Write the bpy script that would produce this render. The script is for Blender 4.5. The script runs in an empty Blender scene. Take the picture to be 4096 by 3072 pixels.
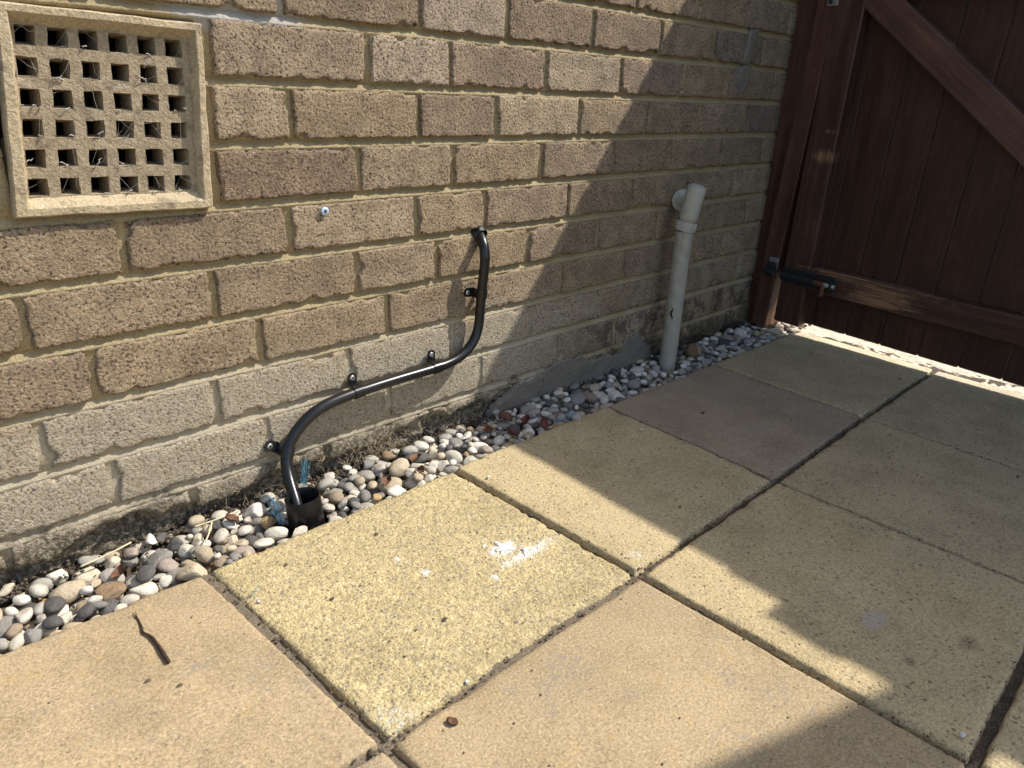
import bpy, math, random
import numpy as np
from mathutils import Vector, Matrix

# ------------------------------------------------------------------ camera, sky, sun, exposure
scene = bpy.context.scene
COL = scene.collection
R = math.radians
cam_d = bpy.data.cameras.new('camera')
cam = bpy.data.objects.new('camera', cam_d)
COL.objects.link(cam)
cam_d.sensor_fit = 'HORIZONTAL'
cam_d.sensor_width = 36.0
cam_d.lens = 36.0 * 2902.62 / 4096.0
cam_d.clip_start = 0.01
cam_d.clip_end = 500
RT = Vector((0.715274, -0.698011, 0.034110))
DN = Vector((-0.235686, -0.286889, -0.928518))
FW = Vector((0.657902, 0.656106, -0.369716))
m = Matrix(((RT.x, -DN.x, -FW.x), (RT.y, -DN.y, -FW.y), (RT.z, -DN.z, -FW.z))).to_4x4()
m.translation = Vector((-0.2109, -0.97996, 0.59896))
cam.matrix_world = m
scene.camera = cam

SUN = Vector((1.8, -1.0, 2.4)).normalized()          # towards the sun
world = bpy.data.worlds.new('World')
scene.world = world
world.use_nodes = True
wn = world.node_tree
sky = wn.nodes.new('ShaderNodeTexSky')
sky.sky_type = 'NISHITA'
sky.sun_disc = False
sky.sun_elevation = math.asin(SUN.z)
sky.sun_rotation = math.atan2(SUN.x, SUN.y)
sky.air_density = 1.0
sky.dust_density = 1.6
sky.ozone_density = 0.2
bg = wn.nodes['Background']
bg.inputs['Strength'].default_value = 0.15
wn.links.new(sky.outputs[0], bg.inputs['Color'])
sun_d = bpy.data.lights.new('sun', 'SUN')
sun_d.energy = 3.8
sun_d.angle = R(0.53)
sun_d.color = (1.0, 0.955, 0.88)
sun = bpy.data.objects.new('sun', sun_d)
COL.objects.link(sun)
sun.rotation_euler = (-SUN).to_track_quat('-Z', 'Y').to_euler()
sun.location = (3, -2, 5)
vs = scene.view_settings
vs.view_transform = 'Standard'
vs.look = 'None'
vs.exposure = 0.62
vs.gamma = 1.0
vs.use_curve_mapping = False

# ------------------------------------------------------------------ helpers
rng = np.random.default_rng(7)
random.seed(11)


def lat(ix, iy, iz, seed):
    h = (ix * 374761393 + iy * 668265263 + iz * 2147483647 + seed * 974634777) & 0xFFFFFFFF
    h = ((h ^ (h >> 13)) * 1274126177) & 0xFFFFFFFF
    h = (h ^ (h >> 16)) & 0xFFFF
    return h / 65535.0


def vnoise(p, scale, seed=0):
    p = np.asarray(p, float) * scale
    i = np.floor(p).astype(np.int64)
    f = p - i
    f = f * f * (3 - 2 * f)
    out = 0.0
    for dx in (0, 1):
        wx = f[..., 0] if dx else 1 - f[..., 0]
        for dy in (0, 1):
            wy = f[..., 1] if dy else 1 - f[..., 1]
            for dz in (0, 1):
                wz = f[..., 2] if dz else 1 - f[..., 2]
                out = out + wx * wy * wz * lat(i[..., 0] + dx, i[..., 1] + dy, i[..., 2] + dz, seed)
    return out


def fbm(p, scale, octaves=3, seed=0):
    s = 0.0
    a = 1.0
    t = 0.0
    for o in range(octaves):
        s = s + a * vnoise(p, scale * 2 ** o, seed + o * 17)
        t += a
        a *= 0.5
    return s / t


def mesh(name, v, f, smooth=True):
    me = bpy.data.meshes.new(name)
    me.from_pydata([tuple(map(float, q)) for q in v], [], [tuple(int(k) for k in q) for q in f])
    me.validate()
    me.update()
    if smooth:
        me.polygons.foreach_set('use_smooth', [True] * len(me.polygons))
    return me


def link(name, me, mat=None, parent=None, loc=(0, 0, 0)):
    """one mesh object; loc is relative to the parent's own frame"""
    o = bpy.data.objects.new(name, me)
    COL.objects.link(o)
    if mat is not None and not me.materials:
        me.materials.append(mat)
    o.location = loc
    if parent is not None:
        o.parent = parent
    return o


def empty(name, loc=(0, 0, 0)):
    o = bpy.data.objects.new(name, None)
    COL.objects.link(o)
    o.location = loc
    o.empty_display_size = 0.05
    return o


def tag(o, label=None, cat=None, group=None, kind=None):
    if label:
        o['label'] = label
    if cat:
        o['category'] = cat
    if group:
        o['group'] = group
    if kind:
        o['kind'] = kind
    return o


class MB:
    """collects shapes into one mesh"""

    def __init__(self):
        self.v, self.f = [], []

    def add(self, v, f):
        n = len(self.v)
        self.v.extend([tuple(map(float, q)) for q in v])
        self.f.extend([tuple(int(k) + n for k in q) for q in f])
        return self

    def box(self, lo, hi, bev=0.0, mat=None):
        """box with chamfered edges"""
        lo = np.array(lo, float)
        hi = np.array(hi, float)
        if bev <= 0:
            v = [(x, y, z) for x in (lo[0], hi[0]) for y in (lo[1], hi[1]) for z in (lo[2], hi[2])]
            f = [(0, 1, 3, 2), (4, 6, 7, 5), (0, 4, 5, 1), (2, 3, 7, 6), (0, 2, 6, 4), (1, 5, 7, 3)]
        else:
            bev = min(bev, 0.45 * float((hi - lo).min()))
            v, idx = [], {}
            for sx in (0, 1):
                for sy in (0, 1):
                    for sz in (0, 1):
                        s = (sx, sy, sz)
                        for a in range(3):
                            q = []
                            for b in range(3):
                                e = hi[b] if s[b] else lo[b]
                                q.append(e if b == a else e + (-bev if s[b] else bev))
                            idx[(s, a)] = len(v)
                            v.append(q)
            f = []
            for a in range(3):
                b, c = [k for k in range(3) if k != a]
                for sa in (0, 1):
                    def k4(sb, sc):
                        s = [0, 0, 0]
                        s[a], s[b], s[c] = sa, sb, sc
                        return idx[(tuple(s), a)]
                    f.append((k4(0, 0), k4(1, 0), k4(1, 1), k4(0, 1)))
            for a in range(3):          # edges running along axis a
                b, c = [k for k in range(3) if k != a]
                for sb in (0, 1):
                    for sc in (0, 1):
                        def ke(sa, face):
                            s = [0, 0, 0]
                            s[a], s[b], s[c] = sa, sb, sc
                            return idx[(tuple(s), face)]
                        f.append((ke(0, b), ke(1, b), ke(1, c), ke(0, c)))
            for sx in (0, 1):
                for sy in (0, 1):
                    for sz in (0, 1):
                        s = (sx, sy, sz)
                        f.append((idx[(s, 0)], idx[(s, 1)], idx[(s, 2)]))
        if mat is not None:
            v = [tuple(mat @ Vector(q)) for q in v]
        return self.add(v, f)

    def tube(self, pts, rad, n=12, caps=True):
        pts = [Vector(p) for p in pts]
        if not hasattr(rad, '__len__'):
            rad = [rad] * len(pts)
        v, f = [], []
        up = None
        for i, p in enumerate(pts):
            t = (pts[min(i + 1, len(pts) - 1)] - pts[max(i - 1, 0)])
            t = t.normalized() if t.length > 1e-9 else Vector((0, 0, 1))
            if up is None:
                up = Vector((0, -1, 0)) if abs(t.y) < 0.9 else Vector((1, 0, 0))
            a = (up - t * up.dot(t)).normalized()
            b = t.cross(a)
            up = a
            for k in range(n):
                w = 2 * math.pi * k / n
                v.append(p + (a * math.cos(w) + b * math.sin(w)) * rad[i])
        for i in range(len(pts) - 1):
            for k in range(n):
                k2 = (k + 1) % n
                f.append((i * n + k, i * n + k2, (i + 1) * n + k2, (i + 1) * n + k))
        if caps:
            f.append(tuple(range(n))[::-1])
            f.append(tuple((len(pts) - 1) * n + k for k in range(n)))
        return self.add(v, f)

    def lathe(self, prof, origin, axis, n=28, close=False, rib=None):
        """profile [(r, h)] turned about axis"""
        axis = Vector(axis).normalized()
        ref = Vector((1, 0, 0)) if abs(axis.x) < 0.8 else Vector((0, 0, 1))
        a = (ref - axis * ref.dot(axis)).normalized()
        b = axis.cross(a)
        o = Vector(origin)
        v, f = [], []
        for (r, h) in prof:
            for k in range(n):
                w = 2 * math.pi * k / n
                rr = r * (rib(w, h) if rib else 1.0)
                v.append(o + axis * h + (a * math.cos(w) + b * math.sin(w)) * rr)
        for i in range(len(prof) - 1):
            for k in range(n):
                k2 = (k + 1) % n
                f.append((i * n + k, i * n + k2, (i + 1) * n + k2, (i + 1) * n + k))
        if close:
            f.append(tuple(range(n))[::-1])
            f.append(tuple((len(prof) - 1) * n + k for k in range(n)))
        return self.add(v, f)

    def build(self, name, mat=None, parent=None, off=(0, 0, 0), smooth=False, loc=(0, 0, 0)):
        off = np.array(off, float)
        me = mesh(name, np.array(self.v) - off, self.f, smooth)
        return link(name, me, mat, parent, loc)


def auto_smooth(o, ang=40):
    me = o.data
    me.polygons.foreach_set('use_smooth', [True] * len(me.polygons))
    me.set_sharp_from_angle(angle=R(ang))


def grid_faces(nx, nz, base=0):
    f = []
    for i in range(nx - 1):
        for j in range(nz - 1):
            a = base + i * nz + j
            f.append((a, a + nz, a + nz + 1, a + 1))
    return f


# ------------------------------------------------------------------ materials
class NT:
    def __init__(self, name, rough=0.85):
        self.m = bpy.data.materials.new(name)
        self.m.use_nodes = True
        self.t = self.m.node_tree
        self.b = self.t.nodes['Principled BSDF']
        self.b.inputs['Roughness'].default_value = rough
        self.b.inputs['Specular IOR Level'].default_value = 0.3
        self._pos = None

    def n(self, ty, **kw):
        q = self.t.nodes.new(ty)
        for k, v in kw.items():
            setattr(q, k, v)
        return q

    def put(self, node, key, val):
        s = node.inputs[key]
        if hasattr(val, 'is_output') or isinstance(val, bpy.types.NodeSocket):
            self.t.links.new(val, s)
        else:
            if s.type == 'RGBA' and len(val) == 3:
                val = (*val, 1)
            s.default_value = val

    def pos(self):
        if self._pos is None:
            self._pos = self.n('ShaderNodeNewGeometry').outputs['Position']
        return self._pos

    def objpos(self, spread=50.0):
        tc = self.n('ShaderNodeTexCoord').outputs['Object']
        inf = self.n('ShaderNodeObjectInfo').outputs['Random']
        sc = self.math('MULTIPLY', inf, spread)
        q = self.n('ShaderNodeVectorMath', operation='ADD')
        self.put(q, 0, tc)
        self.put(q, 1, sc)
        self._pos = q.outputs[0]
        return self._pos

    def xyz(self):
        q = self.n('ShaderNodeSeparateXYZ')
        self.put(q, 0, self.pos())
        return q.outputs

    def scaled(self, s, src=None):
        q = self.n('ShaderNodeVectorMath', operation='MULTIPLY')
        self.put(q, 0, src or self.pos())
        self.put(q, 1, s)
        return q.outputs[0]

    def noise(self, scale, detail=2.0, rough=0.55, vec=None, color=False, dist=0.0):
        q = self.n('ShaderNodeTexNoise')
        self.put(q, 'Vector', vec or self.pos())
        self.put(q, 'Scale', scale)
        self.put(q, 'Detail', detail)
        self.put(q, 'Roughness', rough)
        self.put(q, 'Distortion', dist)
        return q.outputs['Color' if color else 'Fac']

    def voro(self, scale, out='Distance', vec=None, feature='F1', rand=1.0):
        q = self.n('ShaderNodeTexVoronoi', feature=feature)
        self.put(q, 'Vector', vec or self.pos())
        self.put(q, 'Scale', scale)
        self.put(q, 'Randomness', rand)
        return q.outputs[out]

    def math(self, op, a, b=0.0, c=None, clamp=False):
        q = self.n('ShaderNodeMath', operation=op, use_clamp=clamp)
        self.put(q, 0, a)
        self.put(q, 1, b)
        if c is not None:
            self.put(q, 2, c)
        return q.outputs[0]

    def mrange(self, v, a, b, c=0.0, d=1.0, smooth=True):
        q = self.n('ShaderNodeMapRange', interpolation_type='SMOOTHSTEP' if smooth else 'LINEAR')
        self.put(q, 'Value', v)
        self.put(q, 'From Min', a)
        self.put(q, 'From Max', b)
        self.put(q, 'To Min', c)
        self.put(q, 'To Max', d)
        return q.outputs[0]

    def mix(self, fac, a, b, blend='MIX'):
        q = self.n('ShaderNodeMix', data_type='RGBA', blend_type=blend)
        q.clamp_factor = True
        self.put(q, 0, fac)
        self.put(q, 6, a)
        self.put(q, 7, b)
        return q.outputs[2]

    def ramp(self, fac, stops, interp='LINEAR'):
        q = self.n('ShaderNodeValToRGB')
        r = q.color_ramp
        r.interpolation = interp
        while len(r.elements) < len(stops):
            r.elements.new(0.5)
        for e, (p, c) in zip(r.elements, stops):
            e.position = p
            e.color = (*c, 1) if len(c) == 3 else c
        self.put(q, 0, fac)
        return q.outputs[0]

    def rnd(self):
        return self.n('ShaderNodeObjectInfo').outputs['Random']

    def ocol(self):
        return self.n('ShaderNodeObjectInfo').outputs['Color']

    def gain(self, col, fac):
        """multiply a colour by a value"""
        q = self.n('ShaderNodeVectorMath', operation='SCALE')
        self.put(q, 0, col)
        self.put(q, 'Scale', fac)
        return q.outputs[0]

    def bump(self, h, strength=0.5, dist=0.001, prev=None):
        q = self.n('ShaderNodeBump')
        self.put(q, 'Strength', strength)
        self.put(q, 'Distance', dist)
        self.put(q, 'Height', h)
        if prev is not None:
            self.put(q, 'Normal', prev)
        return q.outputs[0]

    def near(self, c, r0, r1, warp=0.0, wscale=40.0, stretch=(1, 1, 1)):
        """mask around a point: 1 inside r0, 0 outside r1"""
        q = self.n('ShaderNodeVectorMath', operation='SUBTRACT')
        self.put(q, 0, self.pos())
        self.put(q, 1, c)
        d = self.scaled(stretch, q.outputs[0])
        ln = self.n('ShaderNodeVectorMath', operation='LENGTH')
        self.put(ln, 0, d)
        v = ln.outputs['Value']
        if warp:
            nn = self.noise(wscale, 4, 0.7)
            v = self.math('MULTIPLY_ADD', self.math('SUBTRACT', nn, 0.5), warp, v)
        return self.mrange(v, r0, r1, 1.0, 0.0)

    def done(self, col, normal=None, rough=None, spec=None):
        self.put(self.b, 'Base Color', col)
        if normal is not None:
            self.put(self.b, 'Normal', normal)
        if rough is not None:
            self.put(self.b, 'Roughness', rough)
        if spec is not None:
            self.put(self.b, 'Specular IOR Level', spec)
        return self.m


def efflor(k):
    """where the salts and splash-back have bleached the foot of the wall (0..1)"""
    x, y, z = k.xyz()
    big = k.noise(9.0, 3, 0.6)
    zz = k.math('MULTIPLY_ADD', k.math('SUBTRACT', big, 0.5), 0.10, z)
    low = k.mrange(zz, 0.235, 0.185, 0, 1)
    patch = k.mrange(k.noise(14.0, 4, 0.65), 0.42, 0.64, 0.05, 0.62)
    right = k.mrange(x, 0.75, 1.05, 0, 1)
    return k.math('MULTIPLY', low, k.mix(right, (1, 1, 1), patch))


def damp(k):
    """dark crumbling, mossy band just above the gravel (0..1)"""
    x, y, z = k.xyz()
    n = k.noise(16.0, 4, 0.65)
    zz = k.math('MULTIPLY_ADD', k.math('SUBTRACT', n, 0.5), 0.16, z)
    return k.mrange(zz, 0.066, 0.022, 0, 1)


def mat_brick():
    k = NT('brick_face', 0.95)
    g1 = k.noise(235.0, 4, 0.72)
    g2 = k.noise(460.0, 2, 0.6)
    pit = k.voro(230.0)
    blot = k.noise(26.0, 3, 0.6)
    base = k.ocol()
    col = k.gain(base, k.mrange(g1, 0.32, 0.68, 0.62, 1.38, smooth=False))
    col = k.gain(col, k.mrange(blot, 0.3, 0.7, 0.80, 1.16))
    col = k.gain(col, k.mrange(k.noise(9.0, 5, 0.7), 0.35, 0.65, 0.86, 1.10))
    sal = k.math('MULTIPLY', k.mrange(k.noise(17.0, 5, 0.72), 0.60, 0.74), k.mrange(k.noise(140.0, 3, 0.7), 0.42, 0.60))
    col = k.mix(k.math('MULTIPLY', sal, 0.45), col, (0.50, 0.45, 0.37))
    light = k.mrange(g2, 0.60, 0.72, 0, 0.65)
    col = k.mix(light, col, (0.60, 0.50, 0.38))
    e = efflor(k)
    efc = k.mix(k.noise(60, 3, 0.7), (0.50, 0.435, 0.325), (0.37, 0.315, 0.230))
    efc = k.gain(efc, k.mrange(g1, 0.3, 0.70, 0.66, 1.26, smooth=False))
    em = k.math('MULTIPLY', e, k.mrange(k.noise(75.0, 4, 0.7), 0.30, 0.58, 0.40, 0.95))
    col = k.mix(em, col, efc)
    holes = k.mrange(g1, 0.440, 0.385, 0, 1)
    col = k.mix(k.math('MULTIPLY', holes, k.math('MULTIPLY_ADD', em, -0.30, 0.92)), col, (0.045, 0.033, 0.030))
    d = damp(k)
    moss = k.mix(k.noise(120, 3, 0.7), (0.040, 0.033, 0.020), (0.14, 0.112, 0.072))
    col = k.mix(k.math('MULTIPLY', d, k.mrange(k.noise(130.0, 3, 0.7), 0.36, 0.60, 0.15, 0.97)), col, moss)
    # dark patches left on the bricks by the pipe
    x, y, z = k.xyz()
    dk = k.math('MULTIPLY', k.mrange(x, 0.90, 1.1), k.mrange(z, 0.17, 0.13))
    dk = k.math('MULTIPLY', dk, k.mrange(k.noise(24.0, 4, 0.65), 0.46, 0.56))
    col = k.mix(k.math('MULTIPLY', dk, 0.75), col, (0.085, 0.066, 0.05))
    h = k.math('ADD', k.math('MULTIPLY', g1, 1.3), k.math('MULTIPLY', pit, 0.35))
    h = k.math('ADD', h, k.math('MULTIPLY', g2, 0.6))
    n = k.bump(h, 1.0, 0.0030)
    return k.done(col, n)


def mat_mortar():
    k = NT('sand_mortar', 0.95)
    g1 = k.noise(420.0, 3, 0.65)
    b = k.noise(30.0, 3, 0.6)
    col = k.mix(b, (0.30, 0.230, 0.122), (0.41, 0.33, 0.190))
    col = k.gain(col, k.mrange(g1, 0.3, 0.7, 0.72, 1.25, smooth=False))
    e = efflor(k)
    col = k.mix(k.math('MULTIPLY', e, 0.85), col, k.mix(k.noise(70, 3), (0.50, 0.435, 0.32), (0.36, 0.31, 0.225)))
    d = damp(k)
    col = k.mix(k.math('MULTIPLY', d, k.mrange(k.noise(110.0, 3, 0.7), 0.35, 0.6, 0.2, 0.95)), col, (0.07, 0.055, 0.035))
    grey = k.near((0.26, 0.0, 0.690), 0.045, 0.085, 0.05, 60, (0.7, 1, 2.2))
    col = k.mix(grey, col, (0.42, 0.385, 0.335))
    n = k.bump(k.math('ADD', g1, k.noise(180, 3)), 0.8, 0.0020)
    return k.done(col, n)


def mat_cement():
    k = NT('grey_cement', 0.9)
    a = k.noise(45.0, 4, 0.6)
    st = k.noise(60.0, 4, 0.6, vec=k.scaled((1, 1, 9)))
    col = k.mix(a, (0.150, 0.126, 0.096), (0.26, 0.222, 0.172))
    col = k.mix(k.mrange(st, 0.4, 0.65), col, (0.195, 0.172, 0.142))
    col = k.gain(col, k.mrange(k.noise(700, 2), 0.3, 0.7, 0.85, 1.12))
    crk = k.mrange(k.voro(22.0, 'Distance', feature='DISTANCE_TO_EDGE', vec=k.noise(9, 3, color=True) if False else None), 0.012, 0.0, 0, 0.55)
    col = k.mix(crk, col, (0.05, 0.043, 0.035))
    n = k.bump(k.math('ADD', st, k.math('MULTIPLY', k.noise(300, 3), 0.7)), 0.8, 0.0022)
    return k.done(col, n)


def mat_clay(name, dusty):
    k = NT(name, 0.88)
    a = k.noise(60.0, 4, 0.65)
    c1, c2 = ((0.255, 0.195, 0.120), (0.41, 0.33, 0.22)) if dusty else ((0.37, 0.285, 0.165), (0.53, 0.435, 0.285))
    col = k.mix(a, c1, c2)
    col = k.gain(col, k.mrange(k.noise(330, 3), 0.3, 0.7, 0.80, 1.16))
    col = k.mix(k.mrange(k.noise(38, 4, 0.7), 0.53, 0.68, 0, 0.6), col, (0.15, 0.115, 0.080))
    col = k.mix(k.mrange(k.noise(85, 4, 0.7), 0.60, 0.70, 0, 0.5), col, (0.52, 0.48, 0.40))
    n = k.bump(k.math('ADD', k.noise(150, 4, 0.65), k.math('MULTIPLY', k.noise(420, 2), 0.5)), 0.8, 0.0024)
    return k.done(col, n)


def mat_plain(name, c, rough=0.6, spec=0.35, var=0.12, scale=200, bump=0.0, dist=0.0006, metal=0.0):
    k = NT(name, rough)
    col = k.gain(c, k.mrange(k.noise(scale, 3), 0.25, 0.75, 1 - var, 1 + var))
    n = k.bump(k.noise(scale * 2.2, 3), bump, dist) if bump else None
    k.b.inputs['Metallic'].default_value = metal
    return k.done(col, n, None, spec)


def mat_slab(name, kind):
    k = NT(name, 0.92)
    base = k.ocol()
    fine = k.noise(330.0, 4, 0.72)
    blot = k.noise(9.0, 5, 0.65)
    col = k.gain(base, k.mrange(blot, 0.3, 0.7, 0.84, 1.14))
    dirt = k.mrange(k.noise(4.5, 5, 0.7), 0.50, 0.72, 0, 0.30)
    if kind == 'gold':          # washed aggregate with grey and brown chips of mixed size
        col = k.gain(col, k.mrange(fine, 0.3, 0.70, 0.74, 1.22, smooth=False))
        h = k.math('MULTIPLY', fine, 0.9)
        for sc_, lo, am in ((330.0, 0.60, 0.70), (210.0, 0.78, 0.80), (120.0, 0.955, 0.6)):
            sep = k.n('ShaderNodeSeparateColor')
            k.put(sep, 0, k.voro(sc_, 'Color'))
            edge = k.voro(sc_, 'Distance')
            col = k.gain(col, k.mrange(sep.outputs[2], 0, 1, 0.88, 1.11, smooth=False))
            chip = k.math('MULTIPLY', k.mrange(sep.outputs[0], lo, lo + .03), k.mrange(edge, 0.50, 0.36))
            chipc = k.mix(sep.outputs[1], (0.16, 0.125, 0.085), (0.36, 0.31, 0.24))
            col = k.mix(k.math('MULTIPLY', chip, am), col, chipc)
            h = k.math('ADD', h, k.math('MULTIPLY', edge, -0.5))
        pits = k.mrange(k.noise(250, 3, 0.7), 0.40, 0.32, 0, 0.75)
        col = k.mix(pits, col, (0.15, 0.105, 0.045))
        wh = k.mrange(k.noise(270, 3, 0.7), 0.63, 0.72, 0, 0.75)
        col = k.mix(wh, col, (0.72, 0.63, 0.44))
        n = k.bump(h, 0.9, 0.0024)
    elif kind == 'yellow':      # pitted face, dark specks and larger brown stones
        sp = k.noise(240.0, 3, 0.65)
        col = k.gain(col, k.mrange(fine, 0.3, 0.70, 0.62, 1.34, smooth=False))
        col = k.mix(k.mrange(sp, 0.42, 0.33, 0, 0.8), col, (0.085, 0.066, 0.042))
        cell = k.voro(150.0, 'Color')
        sep = k.n('ShaderNodeSeparateColor')
        k.put(sep, 0, cell)
        big = k.math('MULTIPLY', k.mrange(k.voro(150.0, 'Distance'), 0.42, 0.30), k.mrange(sep.outputs[0], 0.92, 0.95))
        col = k.mix(k.math('MULTIPLY', big, 0.7), col, (0.14, 0.10, 0.07))
        n = k.bump(k.math('ADD', sp, k.math('MULTIPLY', fine, 0.9)), 0.9, 0.0024)
    else:                       # smooth worn face
        col = k.gain(col, k.mrange(fine, 0.30, 0.70, 0.58, 1.40, smooth=False))
        sp = k.noise(165.0, 4, 0.72)
        col = k.mix(k.mrange(sp, 0.61, 0.70, 0, 0.45), col, (0.58, 0.50, 0.38))
        col = k.mix(k.mrange(sp, 0.40, 0.32, 0, 0.75), col, (0.17, 0.138, 0.10))
        worn = k.math('MULTIPLY', k.mrange(k.noise(11.0, 4, 0.7), 0.52, 0.66), k.mrange(k.noise(150, 4, 0.72), 0.47, 0.58))
        col = k.mix(k.math('MULTIPLY', worn, 0.7), col, (0.25, 0.22, 0.185))
        ochre = k.mrange(k.noise(34.0, 4, 0.7), 0.55, 0.70, 0, 0.35)
        col = k.mix(ochre, col, (0.47, 0.32, 0.12))
        n = k.bump(k.math('ADD', fine, k.math('MULTIPLY', k.noise(90, 4, 0.7), 0.9)), 0.6, 0.0019)
    col = k.mix(dirt, col, (0.20, 0.165, 0.12))
    # grime along the edges of the slabs and droppings that hold their own shape
    if kind == 'gold':
        d1 = k.near((0.404, -0.364, 0.0), 0.004, 0.026, 0.050, 60, (0.80, 1.15, 1))
        d2 = k.near((0.425, -0.392, 0.0), 0.000, 0.034, 0.055, 80, (0.45, 2.4, 1))
        d3 = k.near((0.287, -0.333, 0.0), 0.000, 0.010, 0.024, 110)
        d4 = k.near((0.275, -0.285, 0.0), 0.000, 0.007, 0.020, 120)
        d5 = k.near((0.350, -0.402, 0.0), 0.000, 0.008, 0.022, 110)
        dd = k.math('MAXIMUM', k.math('MAXIMUM', d1, d2), k.math('MAXIMUM', k.math('MAXIMUM', d3, d4), d5))
        dd = k.math('MULTIPLY', dd, k.mrange(k.noise(260, 3, 0.7), 0.34, 0.52, 0.0, 1.0))
        col = k.mix(dd, col, (0.80, 0.79, 0.75))
        corner = k.near((0.10, -0.515, 0.0), 0.01, 0.05, 0.03, 80)
        col = k.mix(k.math('MULTIPLY', corner, k.mrange(k.noise(120, 3, 0.7), 0.45, 0.6, 0, 0.75)), col, (0.52, 0.50, 0.42))
    if kind == 'yellow':
        d1 = k.near((0.530, -0.500, 0.006), 0.000, 0.016, 0.03, 90)
        col = k.mix(k.math('MULTIPLY', d1, k.mrange(k.noise(260, 3, 0.7), 0.44, 0.6, 0, 0.8)), col, (0.70, 0.68, 0.60))
        d2 = k.near((0.643, -0.786, 0.006), 0.006, 0.026, 0.02, 90, (0.75, 1.3, 1))
        col = k.mix(k.math('MULTIPLY', d2, 0.55), col, (0.46, 0.43, 0.38))
        d3 = k.near((0.684, -0.880, 0.006), 0.000, 0.020, 0.02, 90, (0.8, 1.2, 1))
        d4 = k.near((0.597, -0.842, 0.006), 0.000, 0.012, 0.014, 110)
        dk = k.math('MULTIPLY', k.math('MAXIMUM', d3, d4), k.mrange(k.noise(330, 3, 0.7), 0.42, 0.55))
        col = k.mix(k.math('MULTIPLY', dk, 0.9), col, (0.055, 0.03, 0.026))
    return k.done(col, n)


def mat_pebble(name, attr=False):
    k = NT(name, 0.62)
    if attr:
        q = k.n('ShaderNodeAttribute', attribute_name='tint')
        base = q.outputs['Color']
        p = k.pos()
        sc = 1.0
    else:
        base = k.ocol()
        p = k.objpos()
        sc = 0.02
    if attr:
        a = k.noise(90.0, 4, 0.65)
        b = k.noise(900.0, 2, 0.6)
        c = k.noise(260.0, 3, 0.6)
    else:
        a = k.noise(1.4, 4, 0.65)
        b = k.noise(14.0, 2, 0.6)
        c = k.noise(4.5, 3, 0.6)
    col = k.gain(base, k.mrange(a, 0.25, 0.75, 0.80, 1.16))
    col = k.gain(col, k.mrange(b, 0.3, 0.7, 0.84, 1.12))
    col = k.mix(k.mrange(c, 0.62, 0.75, 0, 0.45), col, (0.30, 0.265, 0.225))
    n = k.bump(k.math('ADD', c, k.math('MULTIPLY', b, 0.4)), 0.30, 0.0012 if attr else 0.06)
    return k.done(col, n, k.mrange(a, 0.3, 0.7, 0.5, 0.78), 0.4)


def mat_soil(name, c1, c2, scale=90):
    k = NT(name, 0.97)
    g = k.noise(scale * 5, 3, 0.7)
    col = k.mix(k.noise(scale, 4, 0.7), c1, c2)
    col = k.gain(col, k.mrange(g, 0.3, 0.7, 0.6, 1.3, smooth=False))
    n = k.bump(g, 0.8, 0.003)
    return k.done(col, n)


def mat_joint():
    k = NT('joint_sand', 0.97)
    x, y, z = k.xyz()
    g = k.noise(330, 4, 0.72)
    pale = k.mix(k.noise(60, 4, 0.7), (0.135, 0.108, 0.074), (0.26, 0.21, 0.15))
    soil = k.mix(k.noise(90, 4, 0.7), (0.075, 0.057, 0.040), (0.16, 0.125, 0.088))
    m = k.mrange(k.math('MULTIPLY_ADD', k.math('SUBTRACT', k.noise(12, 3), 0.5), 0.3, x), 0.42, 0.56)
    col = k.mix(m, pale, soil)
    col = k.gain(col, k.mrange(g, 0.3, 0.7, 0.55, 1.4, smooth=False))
    return k.done(col, k.bump(g, 0.9, 0.004))


def mat_wood(name, axis, c1=(0.046, 0.0200, 0.0125), c2=(0.076, 0.0345, 0.0225), wear=None):
    """dark brown stain over a grain that runs along the given axis (object space)"""
    k = NT(name, 0.55)
    tc = k.n('ShaderNodeTexCoord').outputs['Object']
    k._pos = tc
    s = [150.0, 150.0, 150.0]
    s['xyz'.index(axis)] = 7.0
    gr = k.noise(1.0, 4, 0.6, vec=k.scaled(tuple(s)))
    s2 = [38.0, 38.0, 38.0]
    s2['xyz'.index(axis)] = 3.0
    gr2 = k.noise(1.0, 3, 0.6, vec=k.scaled(tuple(s2)), dist=0.6)
    col = k.mix(k.mrange(gr2, 0.3, 0.7), c1, c2)
    col = k.gain(col, k.mrange(gr, 0.3, 0.7, 0.78, 1.2))
    dust = k.mrange(k.noise(230, 3, 0.7), 0.66, 0.74, 0, 0.5)
    fade = k.mrange(k.noise(7.0, 4, 0.65), 0.45, 0.70, 0, 0.5)
    col = k.mix(fade, col, k.gain(col, 1.7))
    col = k.mix(dust, col, (0.22, 0.16, 0.12))
    if wear:
        msk = None
        for c, r0, r1, st in wear:
            w = k.near(c, r0, r1, r1 * 1.1, 60, st)
            msk = w if msk is None else k.math('MAXIMUM', msk, w)
        msk = k.math('MULTIPLY', msk, k.mrange(gr, 0.40, 0.60, 0.1, 0.95))
        col = k.mix(msk, col, (0.30, 0.165, 0.085))
    n = k.bump(gr, 0.35, 0.0012)
    return k.done(col, n, k.mrange(gr2, 0.3, 0.7, 0.45, 0.7), 0.35)


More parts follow.
